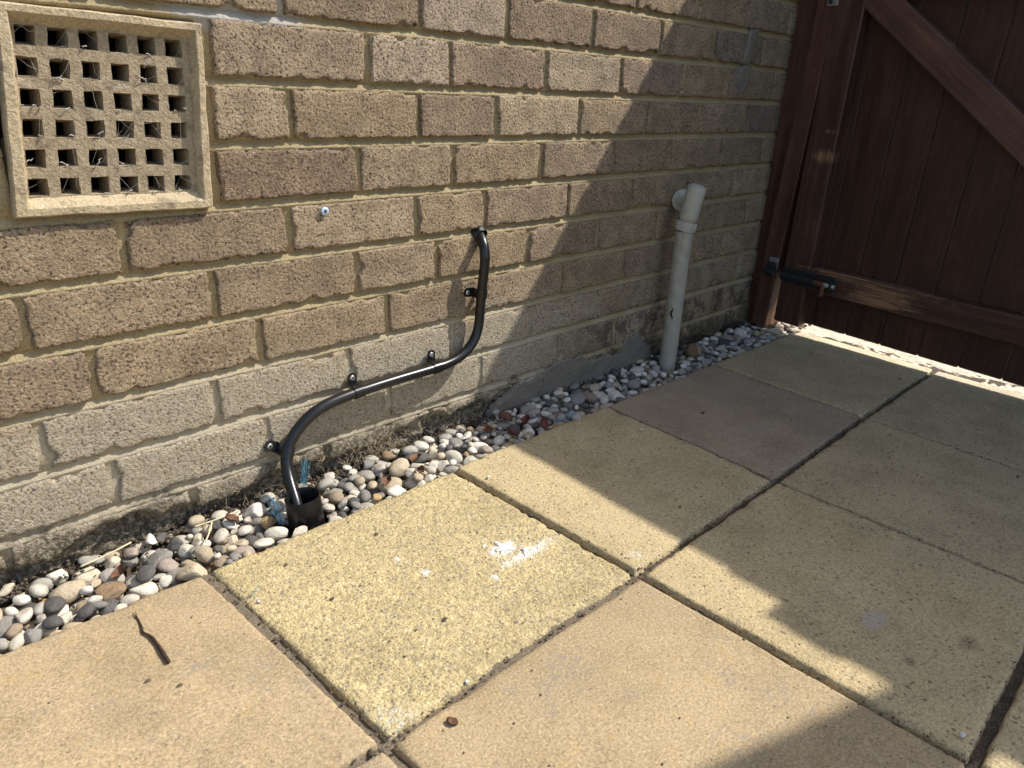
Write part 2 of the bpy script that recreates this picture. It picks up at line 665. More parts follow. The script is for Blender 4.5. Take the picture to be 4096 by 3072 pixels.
M = dict(
    brick=mat_brick(), mortar=mat_mortar(), cement=mat_cement(), clay=mat_clay('buff_clay', False), dustclay=mat_clay('dusty_clay', True),
    gold=mat_slab('gold_aggregate_slab', 'gold'), yellow=mat_slab('yellow_textured_slab', 'yellow'), buff=mat_slab('smooth_buff_slab', 'smooth'),
    pebble=mat_pebble('pebble_stone'), pebble_mass=mat_pebble('gravel_stone', True),
    soil=mat_soil('dark_soil', (0.045, 0.034, 0.024), (0.13, 0.10, 0.07)),
    joint=mat_joint(),
    path=mat_soil('pale_concrete', (0.58, 0.51, 0.39), (0.74, 0.68, 0.55), 40),
    ground=mat_soil('earth_and_grass', (0.10, 0.085, 0.05), (0.14, 0.12, 0.075), 3),
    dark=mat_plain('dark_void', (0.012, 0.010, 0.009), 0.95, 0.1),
    black=mat_plain('black_plastic', (0.0105, 0.0105, 0.011), 0.30, 0.5, 0.2, 60, 0.06, 0.0004),
    blackmat=mat_plain('black_pipe_plastic', (0.006, 0.006, 0.006), 0.30, 0.30, 0.25, 120, 0.10, 0.0003),
    clip=mat_plain('black_clip_paint', (0.008, 0.008, 0.008), 0.26, 0.5),
    sealant=mat_plain('black_sealant', (0.01, 0.01, 0.01), 0.35, 0.5, 0.1, 300, 0.5, 0.002),
    zinc=mat_plain('zinc_screw', (0.62, 0.63, 0.64), 0.38, 0.5, 0.1, 400, 0, 0, 0.85),
    bluezinc=mat_plain('blue_zinc_screw', (0.55, 0.68, 0.86), 0.45, 0.5, 0.1, 400, 0, 0, 0.25),
    iron=mat_plain('black_iron', (0.016, 0.016, 0.018), 0.45, 0.5, 0.3, 200, 0.3, 0.0008),
    rust=mat_plain('rusty_iron', (0.13, 0.045, 0.022), 0.7, 0.3, 0.4, 180, 0.4, 0.001),
    steel=mat_plain('worn_steel', (0.35, 0.34, 0.33), 0.45, 0.5, 0.2, 200, 0.1, 0.0005, 0.7),
    gaspipe=mat_plain('grey_pipe_plastic', (0.37, 0.338, 0.268), 0.55, 0.35, 0.10, 45, 0.12, 0.0006),
    gasfit=mat_plain('grey_fitting_plastic', (0.43, 0.405, 0.335), 0.5, 0.4, 0.08, 60, 0.10, 0.0005),
    twig=mat_plain('twig_bark', (0.055, 0.035, 0.025), 0.9, 0.2, 0.4, 300, 0.7, 0.001),
    straw=mat_plain('dry_straw', (0.62, 0.52, 0.33), 0.7, 0.3, 0.2, 200),
    leaf=mat_plain('dead_leaf', (0.15, 0.075, 0.042), 0.7, 0.3, 0.35, 150, 0.3, 0.001),
    redleaf=mat_plain('red_leaf', (0.12, 0.035, 0.026), 0.6, 0.3, 0.3, 150, 0.3, 0.001),
    blue=mat_plain('blue_fibre', (0.075, 0.25, 0.36), 0.6, 0.3, 0.3, 400),
    web=mat_plain('cobweb_silk', (0.45, 0.42, 0.37), 0.8, 0.2, 0.15, 300),
    root=mat_plain('dry_root', (0.42, 0.33, 0.21), 0.8, 0.2, 0.2, 200),
    dropping=mat_plain('dried_dropping', (0.66, 0.64, 0.58), 0.8, 0.2, 0.22, 170, 0.6, 0.0012),
    crumb=mat_soil('dry_crumbs', (0.075, 0.056, 0.038), (0.20, 0.16, 0.11), 200),
    chalk=mat_plain('white_chip', (0.58, 0.56, 0.51), 0.7, 0.3, 0.1, 200, 0.3, 0.001),
    roughstone=mat_soil('brown_rough_stone', (0.14, 0.085, 0.04), (0.26, 0.17, 0.085), 120),
    wood_v=mat_wood('brown_stained_wood_upright', 'z', wear=[((-0.038, -0.152, 0.484), 0.006, 0.045, (1, 1.0, 1.9)), ((-0.038, -0.158, 0.545), 0.0, 0.02, (1, 0.7, 2.5))]),
    wood_post=mat_wood('brown_stained_wood_post', 'z', (0.060, 0.0245, 0.0150), (0.095, 0.0410, 0.0260), wear=[((0.0, -0.08, 0.02), 0.0, 0.05, (1, 1, 0.35))]),
    wood_b=mat_wood('brown_stained_boards', 'z', (0.036, 0.0145, 0.0085), (0.055, 0.0230, 0.0135)),
    wood_h=mat_wood('brown_stained_wood_rail', 'y', (0.046, 0.0195, 0.0120), (0.076, 0.0355, 0.0240), wear=[((-0.038, -0.375, 0.165), 0.01, 0.075, (1, 0.62, 1.0)), ((-0.036, -0.33, 0.205), 0.0, 0.06, (1, 0.2, 2.0))]),
    wood_d=mat_wood('brown_stained_wood_brace', 'x', (0.072, 0.0325, 0.0230), (0.100, 0.0480, 0.0350)),
)

# ------------------------------------------------------------------ the setting
Z0, CH, JH = 0.3729, 0.0784, 0.0108     # bottom of course 0, course height, bed joint
BH = CH - JH
GATE = dict(o=(1.762, 0, 0), yaw=-0.10, roll=0.022)

# wide ground
g = mesh('ground', [(-30, -30, -0.075), (30, -30, -0.075), (30, 30, -0.075), (-30, 30, -0.075)], [(0, 1, 2, 3)], False)
tag(link('ground', g, M['ground']), kind='structure')


# ---- pavement: bedding and slabs
NODE = {
    (-2, 0): (-0.745, -0.137), (-2, 1): (-0.725, -0.520), (-2, 2): (-0.725, -0.926), (-2, 3): (-0.725, -1.332),
    (-1, 0): (-0.336, -0.136), (-1, 1): (-0.318, -0.521), (-1, 2): (-0.315, -0.928), (-1, 3): (-0.315, -1.334),
    (0, 0): (0.0729, -0.1390), (0, 1): (0.0895, -0.5229), (0, 2): (0.091, -0.930), (0, 3): (0.091, -1.337),
    (1, 0): (0.5008, -0.1375), (1, 1): (0.4971, -0.5288), (1, 2): (0.4979, -0.9357), (1, 3): (0.498, -1.34),
    (2, 0): (0.9160, -0.1365), (2, 1): (0.8859, -0.5287), (2, 2): (0.878, -0.9340), (2, 3): (0.872, -1.34),
    (3, 0): (1.3226, -0.1410), (3, 1): (1.2880, -0.5210), (3, 2): (1.262, -0.9280), (3, 3): (1.25, -1.334),
    (4, 0): (1.7330, -0.1480), (4, 1): (1.6900, -0.5215), (4, 2): (1.648, -0.9250), (4, 3): (1.61, -1.33),
    (5, 0): (1.7900, -0.1500), (5, 1): (1.7430, -0.5200), (5, 2): (1.700, -0.9240), (5, 3): (1.66, -1.33),
}
pav = tag(empty('pavement', (0.5, -0.55, 0)), kind='structure')
nx, ny = 200, 95
X, Y = np.meshgrid(np.linspace(-0.80, 1.80, nx), np.linspace(-1.36, -0.1395, ny), indexing='ij')
P3 = np.stack([X, Y, 0 * X], -1)
Zb = -0.0105 + (fbm(P3, 60, 3, 5) - 0.5) * 0.009 + (fbm(P3, 7, 2, 9) - 0.5) * 0.008
Zb = np.where(X < 0.49, Zb + 0.0045, Zb + 0.0050)
V = np.stack([X, Y, Zb], -1).reshape(-1, 3) - np.array([0.5, -0.55, 0])
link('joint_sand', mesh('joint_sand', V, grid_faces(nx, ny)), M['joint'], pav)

SLAB = {   # (i, j): material, colour, height
    (-2, 0): ('buff', (0.36, 0.275, 0.160), 0.001), (-1, 0): ('buff', (0.385, 0.293, 0.172), 0.0012),
    (0, 0): ('gold', (0.515, 0.412, 0.215), 0.000), (1, 0): ('yellow', (0.53, 0.42, 0.235), 0.0045),
    (2, 0): ('buff', (0.345, 0.265, 0.175), 0.0035), (3, 0): ('yellow', (0.47, 0.37, 0.21), 0.004),
    (-2, 1): ('buff', (0.45, 0.33, 0.18), 0.0), (-1, 1): ('buff', (0.41, 0.315, 0.195), 0.0),
    (0, 1): ('buff', (0.385, 0.293, 0.170), 0.0005), (1, 1): ('yellow', (0.53, 0.415, 0.23), 0.0045),
    (2, 1): ('yellow', (0.49, 0.385, 0.22), 0.0040), (3, 1): ('yellow', (0.47, 0.37, 0.215), 0.0035),
    (-2, 2): ('buff', (0.45, 0.33, 0.18), 0.0), (-1, 2): ('gold', (0.55, 0.41, 0.19), 0.0), (0, 2): ('buff', (0.46, 0.34, 0.19), 0.0),
    (1, 2): ('yellow', (0.50, 0.40, 0.23), 0.004), (2, 2): ('yellow', (0.46, 0.37, 0.22), 0.004), (3, 2): ('yellow', (0.46, 0.37, 0.22), 0.004),
    (4, 0): ('buff', (0.60, 0.51, 0.345), 0.0), (4, 1): ('buff', (0.58, 0.50, 0.34), 0.0), (4, 2): ('buff', (0.58, 0.50, 0.34), 0.0),
}


def slab(ij):
    mt, colr, dz = SLAB[ij]
    i, j = ij
    c = [np.array(NODE[k]) for k in ((i, j), (i + 1, j), (i + 1, j + 1), (i, j + 1))]   # wall-left, wall-right, far-right, far-left
    n, thin = 46, i == 4
    nu = 12 if thin else n
    s = np.unique(np.concatenate([[0, 0.0025, 0.007], np.linspace(0.018, 0.982, nu), [0.993, 0.9975, 1]])) if not thin else np.linspace(0, 1, nu)
    t = np.unique(np.concatenate([[0, 0.0025, 0.007], np.linspace(0.018, 0.982, n), [0.993, 0.9975, 1]]))
    Su, T = np.meshgrid(s, t, indexing='ij')
    Lx = np.linalg.norm(c[1] - c[0])
    Ly = np.linalg.norm(c[3] - c[0])
    hx, hy = (0.0024, 0.0045) if i >= 2 else (0.0028, 0.0045)     # half joints
    hx1 = 0.0065 if i == -1 else (0.0030 if i == 0 else (0.0024 if i == 1 else hx))
    h0 = 0.0030 if i == 0 else (0.0022 if i >= 1 else hx)
    Su2 = (h0 + Su * (Lx - h0 - hx1)) / Lx
    hy = 0.0046 if i >= 1 else 0.0042
    T2 = ((0.0005 if j == 0 else hy) + T * (Ly - hy - (0.0005 if j == 0 else hy))) / Ly
    a, b, d, e = [q[None, None, :] for q in c]
    Pq = (1 - Su2)[..., None] * ((1 - T2)[..., None] * a + T2[..., None] * e) + Su2[..., None] * ((1 - T2)[..., None] * b + T2[..., None] * d)
    ex = np.minimum(Su, 1 - Su) * Lx
    ey = np.minimum(T, 1 - T) * Ly
    r = 0.004
    ed = r - np.hypot(np.maximum(r - ex, 0), np.maximum(r - ey, 0))
    ed = np.where(np.minimum(ex, ey) > r, np.minimum(ex, ey), ed)
    P3 = np.concatenate([Pq, 0 * Pq[..., :1]], -1)
    rag = {'gold': 0.0060, 'yellow': 0.0050, 'buff': 0.0026}[mt]
    edn = ed - (fbm(P3, 150, 3, 31 + i * 7 + j) ** 2) * rag
    Zt = dz - 0.0050 * np.clip(1 - edn / 0.0018, 0, 1.6) ** 2
    rough = {'gold': 0.0016, 'yellow': 0.0013, 'buff': 0.0007}[mt]
    Zt = Zt + (fbm(P3, 260, 2, 3) - 0.5) * rough + (fbm(P3, 9, 2, 41) - 0.5) * 0.002
    chip = np.clip(fbm(P3, 30, 2, 77 + i + 3 * j) - 0.62, 0, 1) * np.clip(1 - ed / 0.006, 0, 1)
    Zt = Zt - chip * 0.03
    wob = (fbm(P3, 70, 3, 13) - 0.5) * 0.0035
    cen = sum(c) / 4
    dirs = (Pq - cen) / 0.3
    Pq = Pq + dirs * (wob * np.clip(1 - ed / 0.006, 0, 1))[..., None]
    nu_, nt_ = Su.shape
    V = np.concatenate([Pq, Zt[..., None]], -1).reshape(-1, 3)
    F = grid_faces(nu_, nt_)
    # skirt
    ring = [k * nt_ for k in range(nu_)] + [(nu_ - 1) * nt_ + k for k in range(1, nt_)] + [k * nt_ + nt_ - 1 for k in range(nu_ - 2, -1, -1)] + [k for k in range(nt_ - 2, 0, -1)]
    base = len(V)
    Vb = V[ring].copy()
    Vb[:, 2] = -0.045
    V = np.concatenate([V, Vb])
    m_ = len(ring)
    for q in range(m_):
        q2 = (q + 1) % m_
        F.append((ring[q], base + q, base + q2, ring[q2]))
    loc = (float(cen[0]), float(cen[1]), 0.0)
    me = mesh('paving_slab', V - np.array(loc), F)
    o = link('paving_slab', me, M[mt], pav, (loc[0] - 0.5, loc[1] + 0.55, 0))
    o.color = (*colr, 1)
    return o


# grid runs away from the wall, so faces need the opposite winding: fixed by recalculating below
for ij in SLAB:
    o = slab(ij)
for o in list(pav.children):
    me = o.data
    if me.polygons and sum(p.normal.z * p.area for p in me.polygons) < 0:
        me.flip_normals()

# ---- rough concrete path beyond the gate
nx, ny = 150, 150
X, Y = np.meshgrid(np.linspace(1.69, 2.45, nx), np.linspace(-1.3, 0.0, ny), indexing='ij')
P3 = np.stack([X, Y, 0 * X], -1)
Zp = -0.006 + (fbm(P3, 170, 3, 21) - 0.5) * 0.012 + (fbm(P3, 20, 2, 8) - 0.5) * 0.006
Zp = np.where(X < 1.80 - 0.12 * (-Y - 0.15) - 0.008, Zp - 0.012, Zp)
me = mesh('path', np.stack([X, Y, Zp], -1).reshape(-1, 3), grid_faces(nx, ny))
tag(link('path', me, M['path']), kind='structure')
far = MB().box((2.44, -2.4, -0.07), (9.0, 3.0, -0.012))
tag(far.build('path', M['path']), kind='structure')

# ------------------------------------------------------------------ house wall
wall = tag(empty('house_wall', (0.6, 0.0, -0.02)), 'sunlit buff brick house wall with sandy yellow mortar joints', 'wall')
WO = np.array([0.6, 0.0, -0.02])
PERP = {   # joints between bricks along each course, measured along the wall
    5: [-0.02, 0.205, 0.43, 0.655, 0.860, 1.082, 1.299, 1.509, 1.718, 1.93],
    4: [-0.13, 0.095, 0.316, 0.546, 0.730, 0.954, 1.173, 1.391, 1.605, 1.833, 2.05],
    3: [0.2135, 0.449, 0.606, 0.832, 1.050, 1.266, 1.475, 1.689, 1.905],
    2: [0.2080, 0.320, 0.541, 0.709, 0.930, 1.150, 1.360, 1.576, 1.789, 2.0],
    1: [0.2040, 0.427, 0.611, 0.832, 1.048, 1.253, 1.474, 1.680, 1.9],
    0: [-0.146, 0.078, 0.304, 0.533, 0.689, 0.912, 1.124, 1.340, 1.550, 1.778, 2.0],
    -1: [-0.27, -0.043, 0.184, 0.413, 0.577, 0.801, 1.016, 1.228, 1.447, 1.649, 1.87],
    -2: [-0.207, 0.018, 0.243, 0.469, 0.682, 0.908, 1.119, 1.330, 1.544, 1.749, 1.97],
    -3: [-0.278, -0.053, 0.168, 0.390, 0.613, 0.822, 1.031, 1.247, 1.420, 1.648, 1.87],
    -4: [-0.207, 0.018, 0.240, 0.467, 0.683, 0.903, 1.106, 1.315, 1.529, 1.745, 1.97],
    -5: [-0.335, -0.114, 0.119, 0.340, 0.561, 0.780, 0.99, 1.19, 1.402, 1.624, 1.85],
}
LEFT = {3: [-0.50, -0.275, -0.045], 2: [-0.40, -0.175, -0.045], 1: [-0.50, -0.275, -0.045]}
for k in (6, 7, 8):
    PERP[k] = [(-0.13 if k % 2 == 0 else -0.02) + 0.222 * q for q in range(10)]
PAL = [(0.290, 0.228, 0.158), (0.305, 0.242, 0.168), (0.275, 0.216, 0.152), (0.32, 0.256, 0.182), (0.30, 0.234, 0.158), (0.265, 0.208, 0.150)]
SPECIAL = {(3, 1): (0.37, 0.305, 0.235), (4, 3): (0.36, 0.30, 0.235), (3, 3): (0.36, 0.30, 0.22), (2, 3): (0.36, 0.295, 0.21), (3, 4): (0.27, 0.21, 0.160),
           (1, 0): (0.25, 0.19, 0.135), (3, 2): (0.26, 0.203, 0.150), (4, 4): (0.27, 0.21, 0.15), (3, 0): (0.30, 0.24, 0.175),
           (4, 7): (0.23, 0.195, 0.16), (2, 7): (0.22, 0.185, 0.155), (5, 7): (0.27, 0.215, 0.165)}


def brick(x0, x1, k, tint, seed):
    zb = Z0 + CH * k
    r = np.random.default_rng(seed)
    jw = 0.0075
    a, b = x0 + jw / 2 + r.uniform(-.001, .0015), x1 - jw / 2 + r.uniform(-.0015, .001)
    L, H = b - a, BH + r.uniform(-0.001, 0.001)
    xs = np.concatenate([[0, .0007, .0018, .0045], np.linspace(.0090, L - .0090, max(4, int(L / .0046))), [L - .0045, L - .0018, L - .0007, L]])
    zs = np.concatenate([[0, .0007, .0018, .0045], np.linspace(.0090, H - .0090, 11), [H - .0045, H - .0018, H - .0007, H]])
    Xg, Zg = np.meshgrid(xs, zs, indexing='ij')
    dx = np.minimum(Xg, L - Xg)
    dz = np.minimum(Zg, H - Zg)
    rr = .003
    d = rr - np.hypot(np.maximum(rr - dx, 0), np.maximum(rr - dz, 0))
    d = np.where(np.minimum(dx, dz) > rr, np.minimum(dx, dz), d)
    P3 = np.stack([Xg + a, 0 * Xg + seed * 0.37, Zg + zb], -1)
    rag = fbm(P3, 230, 3, 3)
    big = fbm(P3, 45, 2, 9)
    dd = d - np.clip(rag - 0.47, 0, 1) * 0.0060 - np.clip(big - 0.60, 0, 1) * 0.022
    Yg = 0.0120 * np.clip(1 - dd / 0.0014, 0, 1.2) ** 2
    Yg = Yg + (fbm(P3, 330, 2, 5) - 0.5) * 0.0022 + (fbm(P3, 24, 2, 6) - 0.5) * 0.0020
    Yg = Yg + r.uniform(-0.0008, 0.0008) + (Xg / L - .5) * r.uniform(-.0015, .0015)
    if k <= -3:                                    # soft, worn arrises at the foot
        Yg = Yg + 0.0008 * np.clip(1 - d / 0.010, 0, 1)
    if k <= -5:                                    # perished bottom course
        W = np.stack([Xg + a, 0 * Xg, Zg + zb], -1)
        lim = 0.026 + (fbm(W, 14, 3, 51) - 0.5) * 0.070 + np.where(W[..., 0] > 1.3, -0.018, 0)
        car = np.clip((lim - W[..., 2]) / 0.014, 0, 1)
        Yg = Yg + car * (0.010 + 0.014 * fbm(W, 90, 3, 52)) + car * (fbm(W, 230, 2, 53) - .5) * .010
    V = np.stack([Xg, Yg, Zg], -1).reshape(-1, 3)
    nx_, nz_ = Xg.shape
    F = grid_faces(nx_, nz_)
    ring = [q * nz_ for q in range(nx_)] + [(nx_ - 1) * nz_ + q for q in range(1, nz_)] + [q * nz_ + nz_ - 1 for q in range(nx_ - 2, -1, -1)] + [q for q in range(nz_ - 2, 0, -1)]
    base = len(V)
    Vb = V[ring].copy()
    Vb[:, 1] = 0.045
    V = np.concatenate([V, Vb])
    for q in range(len(ring)):
        q2 = (q + 1) % len(ring)
        F.append((ring[q2], ring[q], base + q, base + q2)[::-1])
    off = np.array([L / 2, 0, H / 2])
    me = mesh('brick', V - off, F)
    o = link('brick', me, M['brick'], wall, tuple(np.array([a + L / 2, 0, zb + H / 2]) - WO))
    o.color = (tint[0] * 1.07, tint[1] * 1.0, tint[2] * 0.90, 1)
    return o


sd = 100
for k in sorted(PERP):
    rows = [PERP[k]] + ([LEFT[k]] if k in LEFT else [])
    for rw in rows:
        for q in range(len(rw) - 1):
            sd += 1
            if rw[q] > 1.90:
                continue
            t = SPECIAL.get((k, q)) if rw is PERP[k] else None
            if t is None:
                t = PAL[(sd * 7 + k * 3) % len(PAL)]
            w_ = random.uniform(0.93, 1.07)
            brick(rw[q], rw[q + 1], k, tuple(c * w_ for c in t), sd)

# mortar bed: joints weather-struck, deeper under each brick
tz = [0.0, 0.022, 0.046, 0.0645, 0.0672, 0.0690, 0.0708, 0.0728, 0.0750, 0.0776]
zr = np.array([Z0 + CH * k + t for k in range(-6, 9) for t in tz])
xr = np.arange(-0.6, 2.02, 0.0052)
X, Zg = np.meshgrid(xr, zr, indexing='ij')
tt = np.mod(Zg - Z0 + 1e-9, CH)
dep = np.where(tt > BH - 0.003, 0.0030 + 0.0062 * np.clip((tt - BH) / JH, 0, 1), 0.0062)
P3 = np.stack([X, 0 * X, Zg], -1)
dep = dep + (fbm(P3, 200, 2, 61) - .5) * .0018 + (fbm(P3, 28, 2, 62) - .5) * .0030
dep = np.where(Zg < 0.20, dep * 0.72, dep)
lim = 0.036 + (fbm(P3, 14, 3, 51) - 0.5) * 0.070
car = np.clip((lim - Zg) / 0.014, 0, 1)
dep = dep + car * (0.010 + 0.014 * fbm(P3, 90, 3, 52)) + car * (fbm(P3, 240, 2, 53) - .5) * .008
hole = (X > 0.0) & (X < 0.175) & (Zg > 0.485) & (Zg < 0.63)
dep = np.where((X > -0.028) & (X < 0.196) & (Zg > 0.452) & (Zg < 0.667), 0.075, dep)
V = np.stack([X, dep, Zg], -1).reshape(-1, 3) - WO
F = []
nxz = len(zr)
hm = hole.reshape(-1)
for f in grid_faces(len(xr), nxz):
    if not any(hm[q] for q in f):
        F.append(f)
link('mortar', mesh('mortar', V, F), M['mortar'], wall)
# solid wall behind and above, out of the picture (laid as plain courses)
b_ = MB()
b_.box((-2.2, 0.10, -0.07), (2.05, 0.30, 2.6))
b_.box((-2.2, 0.006, -0.07), (-0.60, 0.10, 2.6))
b_.box((-0.60, 0.006, Z0 + CH * 9 - 0.012), (2.05, 0.10, 2.6))
b_.build('wall_core', M['mortar'], wall, WO)
b_ = MB()
for k in range(-5, 29):
    zb = Z0 + CH * k
    x = -2.2 + (0.11 if k % 2 else 0.0)
    while x < 1.84:
        if (k > 8 or x + 0.215 < -0.62) and zb + BH < 2.6:
            b_.box((x, 0.0, zb), (min(x + 0.214, 2.04), 0.05, zb + BH), 0.003)
        x += 0.2245
o = b_.build('brick_courses', M['brick'], wall, WO)
tag(o, kind='stuff')
o.color = (0.29, 0.23, 0.16, 1)


# cement patches on the wall
def patch(name, outline, proud, seed, label, n=46):
    """smeared patch with an uneven edge; outline is (x, z) round the patch"""
    pl = np.array(outline)
    lo, hi = pl.min(0) - .006, pl.max(0) + .006
    nx_, nz_ = max(8, int((hi[0] - lo[0]) / .0028)), max(8, int((hi[1] - lo[1]) / .0028))
    Xg, Zg = np.meshgrid(np.linspace(lo[0], hi[0], nx_), np.linspace(lo[1], hi[1], nz_), indexing='ij')
    d = np.full(Xg.shape, 1e9)
    ins = np.zeros(Xg.shape, bool)
    for q in range(len(pl)):
        a, b = pl[q], pl[(q + 1) % len(pl)]
        e = b - a
        t = np.clip(((Xg - a[0]) * e[0] + (Zg - a[1]) * e[1]) / (e @ e), 0, 1)
        d = np.minimum(d, np.hypot(Xg - a[0] - t * e[0], Zg - a[1] - t * e[1]))
        cr = ((a[1] > Zg) != (b[1] > Zg)) & (Xg < (b[0] - a[0]) * (Zg - a[1]) / (b[1] - a[1] + 1e-12) + a[0])
        ins ^= cr
    P3 = np.stack([Xg, 0 * Xg, Zg], -1)
    s = np.where(ins, d, -d) + (fbm(P3, 60, 3, seed) - .5) * .016
    h = np.clip(s / .004, -1.5, 1)
    Yg = -proud * h + np.where(h < 0, 0.009 * -h, 0) + (fbm(P3, 30, 3, seed + 5) - .5) * .006 + (fbm(P3 * [.25, 1, 1], 160, 3, seed + 7) - .5) * .0022 + (fbm(P3, 220, 2, seed + 6) - .5) * .0012
    V = np.stack([Xg, Yg, Zg], -1).reshape(-1, 3) - WO
    keep = (h > -1.4).reshape(-1)
    F = [f for f in grid_faces(nx_, nz_) if all(keep[q] for q in f)]
    o = link(name, mesh(name, V, F), M['cement'], wall)
    o['label'] = label
    return o


patch('cement_patch', [(0.70, -0.03), (0.72, 0.006), (0.765, 0.026), (0.80, 0.040), (0.86, 0.046), (0.90, 0.062), (0.94, 0.066), (0.99, 0.058), (1.02, 0.040), (1.09, 0.046), (1.105, 0.030), (1.145, 0.038), (1.155, 0.068), (1.205, 0.072), (1.222, 0.046), (1.258, 0.030), (1.27, -0.03)], 0.0022, 5, 'smooth grey cement smeared over the lowest course')
patch('cement_patch', [(1.512, 0.690), (1.545, 0.688), (1.562, 0.735), (1.572, 0.765), (1.545, 0.768), (1.528, 0.745)], 0.0022, 8, 'grey cement strip on a brick near the gate')
patch('cement_patch', [(1.490, 0.655), (1.495, 0.680), (1.555, 0.684), (1.562, 0.660), (1.545, 0.628), (1.520, 0.616), (1.500, 0.630)], 0.0025, 12, 'rounded grey cement plug on a brick near the gate')

# ------------------------------------------------------------------ air brick
AB = tag(empty('air_brick', (0.09, -0.006, 0.449)), 'square buff clay air brick with six rows of square holes and cobwebs', 'air brick')
ABO = np.array([0.09, -0.006, 0.449])
cTL, cTR, cBR, cBL = np.array([-0.008, 0.6715]), np.array([0.2045, 0.6668]), np.array([0.1935, 0.4472]), np.array([-0.031, 0.4515])


def ab(s, t, y):
    q = (1 - s) * ((1 - t) * cBL + t * cTL) + s * ((1 - t) * cBR + t * cTR)
    return (q[0], y, q[1])


mb = MB()
OUT = [(0, 0), (1, 0), (1, 1), (0, 1)]
INN = [(0.062, 0.050), (0.945, 0.050), (0.960, 0.957), (0.050, 0.957)]
IN2 = [(0.078, 0.092), (0.932, 0.092), (0.945, 0.918), (0.072, 0.918)]


def ringstrip(A, ya, B, yb, n=14, seed=1, jit=0.0):
    for e in range(4):
        a0, a1, b0, b1 = [np.array(q) for q in (A[e], A[(e + 1) % 4], B[e], B[(e + 1) % 4])]
        v, f = [], []
        for q in range(n + 1):
            t = q / n
            p1, p2 = a0 + (a1 - a0) * t, b0 + (b1 - b0) * t
            v += [ab(*p1, ya), ab(*p2, yb)]
        for q in range(n):
            f.append((2 * q, 2 * q + 2, 2 * q + 3, 2 * q + 1))
        mb.add(v, f)


def inset(A, d):
    c = np.array([.5, .5])
    return [tuple(np.array(q) + (np.sign(c - np.array(q))) * d) for q in A]


ringstrip(OUT, 0.03, OUT, -0.006)
ringstrip(OUT, -0.006, inset(OUT, .008), -0.0085)
ringstrip(inset(OUT, .008), -0.0085, inset(INN, -.006), -0.0085)
ringstrip(inset(INN, -.006), -0.0085, INN, -0.0068)
ringstrip(INN, -0.0068, IN2, 0.0045)
v0 = np.array(mb.v)
v0[:, 1] += (fbm(v0, 120, 3, 4) - .5) * .0016
v0[:, 0] += (fbm(v0, 60, 2, 14) - .5) * .0030
v0[:, 2] += (fbm(v0, 60, 2, 24) - .5) * .0030
mb.v = [tuple(q) for q in v0]
auto_smooth(mb.build('frame', M['clay'], AB, ABO), 30)

mb = MB()
ps, hs, s0 = 0.1455, 0.0900, 0.1005
pt, ht, t0 = 0.1445, 0.0900, 0.0990
ls = [0.072] + [q for i in range(6) for q in (s0 + i * ps - .02, s0 + i * ps + hs - .02)] + [0.945]
lt = [0.085] + [q for i in range(6) for q in (t0 + i * pt, t0 + i * pt + ht)] + [0.925]
for i in range(13):
    for j in range(13):
        if i % 2 == 1 and j % 2 == 1:
            o_ = [(ls[i], lt[j]), (ls[i + 1], lt[j]), (ls[i + 1], lt[j + 1]), (ls[i], lt[j + 1])]
            c_ = ((ls[i] + ls[i + 1]) / 2, (lt[j] + lt[j + 1]) / 2)
            jx, jy = random.uniform(-.006, .006), random.uniform(-.006, .006)
            i_ = [((p[0] - c_[0]) * .78 + c_[0] + jx, (p[1] - c_[1]) * .78 + c_[1] + jy) for p in o_]
            v = [ab(*p, 0.0045) for p in o_] + [ab(*p, 0.026) for p in i_] + [ab(*p, 0.040) for p in i_]
            f = [(e, (e + 1) % 4, 4 + (e + 1) % 4, 4 + e) for e in range(4)] + [(4 + e, 4 + (e + 1) % 4, 8 + (e + 1) % 4, 8 + e) for e in range(4)]
            mb.add(v, [q[::-1] for q in f])
        else:
            n = 3
            v = [ab(ls[i] + (ls[i + 1] - ls[i]) * a / n, lt[j] + (lt[j + 1] - lt[j]) * b / n, 0.0045) for a in range(n + 1) for b in range(n + 1)]
            mb.add(v, [f for f in grid_faces(n + 1, n + 1)])
v0 = np.array(mb.v)
fr = v0[:, 1] < 0.01
v0[:, 1] += np.where(fr, (fbm(v0, 140, 3, 44) - .5) * .0022, 0)
v0[:, 0] += (fbm(v0 * [1, 0, 1], 90, 2, 45) - .5) * .0026
v0[:, 2] += (fbm(v0 * [1, 0, 1], 90, 2, 46) - .5) * .0026
mb.v = [tuple(q) for q in v0]
auto_smooth(mb.build('grille', M['dustclay'], AB, ABO), 35)
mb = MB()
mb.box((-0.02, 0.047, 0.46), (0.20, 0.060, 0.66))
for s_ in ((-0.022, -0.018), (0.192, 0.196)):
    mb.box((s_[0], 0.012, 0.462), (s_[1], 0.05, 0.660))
mb.build('cavity_shade', M['dark'], AB, ABO)  # near-black panels: the shade behind the holes is put into their colour
